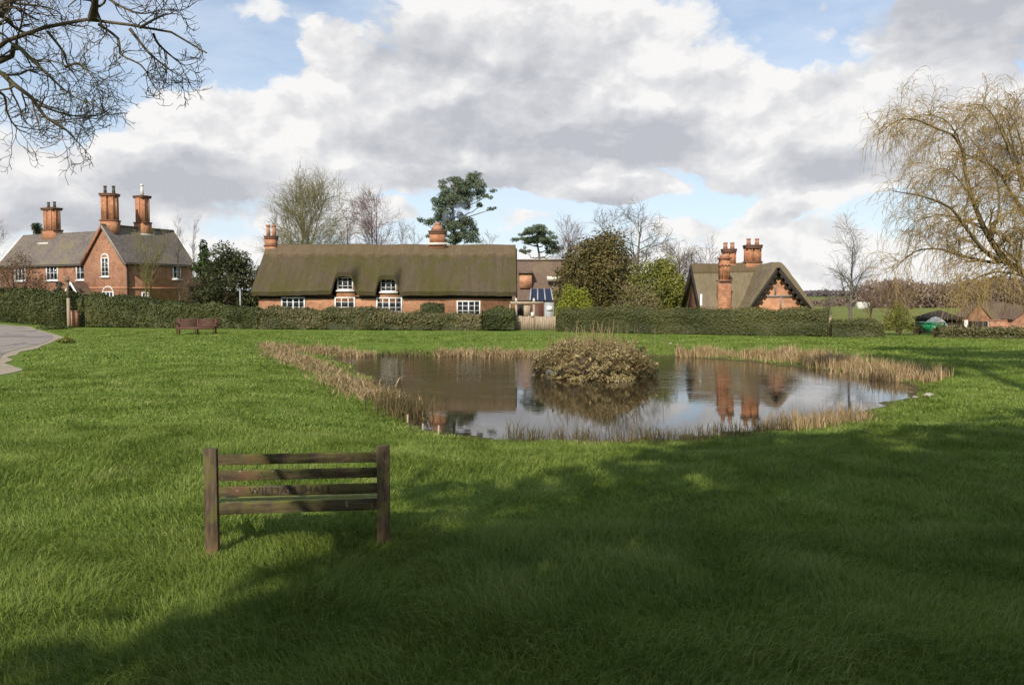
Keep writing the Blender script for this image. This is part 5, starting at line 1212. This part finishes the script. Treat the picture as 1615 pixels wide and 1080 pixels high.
# oak whose bare limb hangs over the top left of the view
def near_oak():
    r = np.random.default_rng(101); base = np.array([-1.2, -4.4, 0.0]); e = empty('oak_tree', base, 0, 'bare oak limb with fine twigs hanging into the top left sky', 'tree')
    D = 4.2
    def Q(pts, d=D): return [on_y(x, y, dd) for (x, y), dd in zip(pts, np.full(len(pts), d) if np.ndim(d) == 0 else d)]
    def lim(pts, r0, r1, d=D, n=14):
        p = path(Q(pts, d), n); return p, np.linspace(r0, r1, n)
    limbs = []
    main = np.concatenate([[base + [0, 0, 2.6], base + [-.7, 2.4, 2.85], np.array([-2.6, 1.5, 3.05]), np.array([-3.1, 3.3, 3.25]) ], Q([(-60, 100), (0, 70), (52, 45), (86, 43), (117, 36), (146, 30), (182, 34), (221, 44), (247, 49), (286, 53), (300, 60), (312, 76), (326, 84)])])
    M = path(main, 48); MR = np.interp(np.linspace(0, 1, 48), [0, .3, .5, .62, .8, 1], [.14, .085, .060, .042, .018, .004]); limbs.append((M, MR))
    side = [([(146, 28), (149, 12), (152, -14), (160, -60)], .022, .012), ([(156, 39), (187, 62), (190, 86), (224, 104), (242, 135), (258, 152)], .008, .003),
            ([(205, 46), (234, 83), (252, 98), (270, 112), (296, 127)], .009, .003), ([(242, 54), (250, 70), (273, 91), (290, 103), (304, 101)], .007, .003),
            ([(-40, 60), (5, 5), (23, 6), (65, 10), (88, 17), (104, 30)], .012, .004), ([(-40, 110), (20, 88), (23, 70), (52, 96), (75, 117), (91, 133), (112, 150), (140, 165)], .015, .003),
            ([(-50, 95), (0, 114), (21, 133), (52, 156), (68, 182), (96, 198), (112, 213), (146, 250)], .016, .003), ([(75, 50), (99, 81), (107, 104), (122, 125), (130, 150)], .008, .003),
            ([(-30, 20), (-2, 22), (8, 8), (22, -12)], .03, .02), ([(-20, 140), (6, 150), (12, 180), (30, 205), (62, 215)], .008, .003), ([(221, 44), (245, 30), (268, 22), (292, 25)], .007, .003),
            ([(104, 106), (125, 100), (140, 115), (160, 130)], .006, .003), ([(160, -10), (190, 10), (225, 22), (262, 14)], .008, .003), ([(-30, 60), (10, 30), (22, 42), (30, 58)], .01, .004), ([(60, 165), (95, 178), (130, 185), (165, 190)], .006, .003)]
    S = [lim(p, a * 1.1, b_ * .35, d=D + np.linspace(0, 1, len(p)) * (i % 5 - 2) * .22) for i, (p, a, b_) in enumerate(side)]
    SP = np.array([q[0] for q in S]); SR = np.array([q[1] for q in S])
    Mv = M[18:][None]; Mr = MR[18:][None]
    def twigs(P, rad, n, ln, m2=3):
        L1, R1 = spawn(r, P, rad, n, .22, 1, .85, ln, .5, 7, .28, .05, .35, .45, .35, .0021)
        L2, R2 = spawn(r, L1, R1, m2, .2, 1, .75, ln * .45, .7, 5, .3, .14, .5, .4, .2, .0017)
        L3, R3 = spawn(r, L2, R2, 3, .2, 1, .75, ln * .2, .8, 4, .3, .30, .6, .4, .1, .0014)
        return (L1, R1), (L2, R2), (L3, R3)
    mb = MB(); mb.tubes(M[None], MR[None], 10)
    trk = path([base + [0, 0, -.3], base + [.05, 0, 1.5], base + [0, 0, 3.0], base + [-.1, -.2, 6], base + [.3, -.5, 10]], 16)
    mb.tubes(trk[None], np.interp(np.linspace(0, 1, 16), [0, .1, 1], [.62, .40, .10])[None], 12); mb.build('trunk', bark_oak, e, smooth=True).location = tuple(-base)
    mb = MB(); mb.tubes(SP, SR, 6)
    LF = [4, 5, 6, 9, 11, 13, 14]; RT = [i for i in range(len(side)) if i not in LF]
    for lv in (twigs(SP[LF], SR[LF], 17, .27), twigs(SP[RT], SR[RT], 9, .21), twigs(Mv, Mr, 22, .20)): tubes_of(lv, mb, (4, 3, 3))
    # upper crown above the picture
    T1, TR1 = spawn(r, trk[None], np.linspace(.4, .1, 16)[None], 9, .5, 1, .9, 4.5, .45, 10, .15, .25, .2, .3, .2, .03)
    T2, TR2 = spawn(r, T1, TR1, 6, .3, 1, .7, 1.8, .5, 7, .2, .2, .3, .3, .2, .01)
    keep = (T2[..., 1] < 3).all(1); keep1 = (T1[..., 1] < 3).all(1)
    mb.tubes(T1[keep1], TR1[keep1], 6); mb.tubes(T2[keep & np.repeat(keep1, 6)], TR2[keep & np.repeat(keep1, 6)], 4)
    mb.build('crown', bark_oak, e).location = tuple(-base)
near_oak()

# weeping willow at the right edge
def willow():
    r = np.random.default_rng(111); D = 44.0; b0 = on_y(1650, 500, D); base = np.array([b0[0], D, float(height(np.array([b0[0]]), np.array([D]))[0])])
    e = empty('willow_tree', base, 0, 'large bare weeping willow with yellowish twigs at the right edge', 'tree')
    def lim(pts, r0, r1, dy=0.0, n=16):
        p = [on_y(x, y, D) for x, y in pts]; p = path(p, n); p[:, 1] += np.linspace(0, dy, n); return p, np.linspace(r0, r1, n)
    L = [lim([(1644, 470), (1617, 433), (1585, 410), (1554, 363), (1535, 317), (1523, 278), (1519, 235)], .20, .08), lim([(1519, 240), (1500, 215), (1473, 206), (1440, 194), (1418, 192), (1395, 200), (1376, 216)], .07, .02, -1),
         lim([(1605, 420), (1551, 402), (1504, 356), (1480, 332), (1438, 317), (1405, 312), (1379, 309)], .14, .02, -2), lim([(1585, 412), (1566, 414), (1519, 402), (1490, 392), (1457, 394), (1436, 410), (1418, 430)], .10, .015, 1),
         lim([(1650, 420), (1640, 360), (1612, 300), (1598, 262), (1574, 247), (1545, 230), (1530, 228)], .14, .03, 2), lim([(1612, 300), (1610, 250), (1608, 210), (1606, 180)], .07, .02, 1),
         lim([(1519, 240), (1512, 210), (1498, 186), (1470, 176), (1445, 182)], .06, .015, 1), lim([(1600, 262), (1580, 225), (1558, 190), (1535, 172), (1510, 174)], .06, .015, -1),
         lim([(1554, 363), (1530, 345), (1500, 335), (1470, 345)], .06, .015, 2), lim([(1560, 380), (1590, 330), (1600, 280), (1590, 230), (1570, 190)], .08, .02, 3),
         lim([(1630, 440), (1590, 432), (1555, 430), (1520, 440), (1490, 460)], .08, .015, -1.5), lim([(1640, 300), (1625, 250), (1615, 190), (1600, 160)], .08, .015, 1),
         lim([(1535, 317), (1510, 290), (1480, 270), (1455, 275)], .05, .012, -1), lim([(1660, 430), (1700, 330), (1730, 230), (1760, 180)], .14, .03, 0), lim([(1660, 420), (1690, 310), (1680, 220), (1650, 170)], .14, .03, -1), lim([(1655, 430), (1620, 380), (1590, 360), (1560, 300)], .1, .02, -3),
         lim([(1650, 400), (1645, 300), (1640, 230), (1630, 175)], .12, .03, 3), lim([(1660, 440), (1720, 380), (1770, 320), (1800, 330)], .12, .02, -2)]
    P = np.array([q[0] for q in L]); RR = np.array([q[1] for q in L])
    A, AR = spawn(r, P, RR, 13, .15, 1, .9, 1.9, .5, 8, .24, .02, .3, .45, .25, .017)
    A2, AR2 = spawn(r, A, AR, 5, .2, 1, .8, 1.1, .6, 6, .3, .1, .35, .4, .2, .011)
    A3, AR3 = spawn(r, A2, AR2, 3, .2, 1, .8, .6, .7, 4, .3, 0, .4, .4, .2, .008)
    W1, WR1 = spawn(r, A, AR, 5, .15, 1, .8, 1.7, .5, 8, .14, 0, .45, .4, .2, .011, grav=(0, 0, -.55))
    W2, WR2 = spawn(r, P, RR, 32, .2, 1, .9, 2.0, .3, 9, .14, 0, .45, .5, .2, .011, grav=(0, 0, -.55))
    W3, WR3 = spawn(r, W2, WR2, 3, .2, 1, .6, 1.2, .8, 6, .15, 0, .6, .4, .2, .009, grav=(0, 0, -.5))
    W4, WR4 = spawn(r, W1, WR1, 2, .2, 1, .6, .9, .8, 6, .18, 0, .6, .4, .2, .009, grav=(0, 0, -.5))
    # lower shaggy twigs and top shoots
    low_ = r.uniform(0, 1, (150, 2)); lp = np.array([on_y(1470 + 190 * a ** .7, 415 + 55 * b_, D) for a, b_ in low_]); lp[:, 1] += r.normal(size=150) * 2
    tt = np.linspace(0, 1, 7)[None, :, None]; dv = r.normal(size=(150, 1, 3)) * [.9, .6, .5] + [0, 0, -1.1]; LP = lp[:, None] + dv * tt + np.array([0, 0, .7]) * np.sin(tt * 3.1)
    n = 44; sp = np.array([on_y(x, y, D) for x, y in zip(r.uniform(1570, 1760, n), r.uniform(185, 250, n))]); sp[:, 1] += r.normal(size=n) * 1.5
    SP = sp[:, None] + (np.array([0, 0, 1.0]) * r.uniform(.8, 2.2, n)[:, None] + r.normal(size=(n, 3)) * .15)[:, None] * np.linspace(0, 1, 6)[None, :, None]
    trk = path([base + [0, 0, -.3], base + [-.1, 0, 1.2], base + [-.15, 0, 2.6], base + [.1, 0, 4.2]], 10)
    mb = MB(); mb.tubes(trk[None], np.linspace(.62, .35, 10)[None], 12); mb.tubes(P, RR, 7); mb.build('trunk', bark_willow, e, smooth=True).location = tuple(-base)
    mb = MB(); mb.tubes(A, AR, 4)
    for q in ((A2, AR2), (A3, AR3), (W1, WR1), (W2, WR2), (W3, WR3), (W4, WR4)): mb.tubes(*q, 3)
    mb.tubes(LP, np.full((150, 7), .011), 3); mb.tubes(SP, np.linspace(.018, .008, 6)[None] * np.ones((n, 1)), 3)
    mb.build('crown', twig_willow, e).location = tuple(-base)
willow()

# evergreens behind the camera: they cast the broad foreground shade
def shade_tree(x, y, w, h, seed, label, n=9000, low=.12, sub=44, lsize=.26, top=.35):
    shrub('holm_oak', label, (x, y, 0), w, h, leaf_dark, seed, n, lsize, 'tree', bark_oak, sub=sub, top=top, low=low)
shade_tree(-2.3, -8.0, 7.5, 15.0, 121, 'dense dark evergreen oak behind the viewpoint on the left')
shade_tree(2.6, -8.6, 9.0, 17.0, 122, 'tallest dense evergreen oak directly behind the viewpoint')
shade_tree(9.6, -8.0, 9.0, 16.6, 123, 'dense dark evergreen oak behind the viewpoint on the right')
shade_tree(17.0, -8.0, 9.0, 16.4, 124, 'dense evergreen oak behind the viewpoint farthest right')

# woods across the fields
def wood(name, label, px0, px1, Y, zb, tops, n, mt, lsize, seed, depth):
    r = np.random.default_rng(seed); xa, xb = on_y(px0, 470, Y)[0], on_y(px1, 470, Y)[0]
    x = r.uniform(xa, xb, n); pxv = np.interp(x, [xa, xb], [px0, px1]); zt = np.array([on_y(807, q, Y)[2] for q in np.interp(pxv, [q[0] for q in tops], [q[1] for q in tops])])
    bumpy = .72 + .36 * vnoise(x / lsize * .12, x * 0, seed) + .10 * vnoise(x / lsize * .5, x * 0 + 3, seed)
    v = r.uniform(0, 1, n) ** .75; z = zb + (zt - zb) * v * bumpy; y = Y + r.uniform(0, depth, n) * (.3 + .7 * v)
    mb = MB(); mb.leaves(np.stack([x, y, z], 1), r.normal(size=(n, 3)) + [0, -1.0, .4], r.uniform(.5, 1.4, n) * lsize, r, .45)
    return tag(mb.build(name, mt), label, 'wood', kind='stuff')
wood('distant_wood', 'purplish grey wood along the far horizon on the right', 1180, 2300, 900, 4.0, [(1180, 466), (1290, 461), (1330, 458), (1480, 462), (2300, 460)], 24000, hill_far, 2.2, 201, 120)
wood('brown_wood', 'brown bare wood across the field behind the willow', 1376, 2000, 430, -3.5, [(1376, 474), (1400, 455), (1440, 440), (1520, 446), (1620, 438), (2000, 440)], 30000, hill_mat, .95, 202, 60)
wood('field_hedgerow', 'dark hedgerow line at the far side of the field', 1180, 2000, 520, -3.5, [(1180, 474), (1300, 472), (2000, 473)], 12000, hill_mat, .9, 203, 30)
wood('distant_wood', 'grey wood along the far horizon behind the left house', -1500, 300, 900, 0.0, [(-1500, 455), (0, 452), (300, 462)], 16000, hill_far, 2.4, 204, 120)
wood('distant_wood', 'grey wood behind the cottages along the horizon', 300, 1180, 700, 0.0, [(300, 462), (700, 455), (1180, 464)], 12000, hill_far, 2.2, 205, 120)

shade_tree(-6.3, -7.6, 4.6, 8.3, 125, 'smallest evergreen oak behind the viewpoint at the far left', n=2600)
pine('scots_pine', 'very tall Scots pine rising over the evergreen oaks behind the viewpoint', np.array([4.6, -5.2, 0.0]), [(0, 0, -.3), (.1, 0, 9), (-.1, .2, 18), (.2, 0, 26)],
     [(0, 0, 27, 2.6, 1.0), (2.2, .5, 25, 2.2, .9), (-2.0, -.5, 24.4, 2.0, .8), (1.2, -1.0, 22.4, 2.2, .7), (3.2, .3, 21.5, 1.8, .6), (-1.2, .8, 21.2, 1.8, .6), (4.4, 0, 26, 1.8, .7)], 94, 9000, .2, tr=.34)
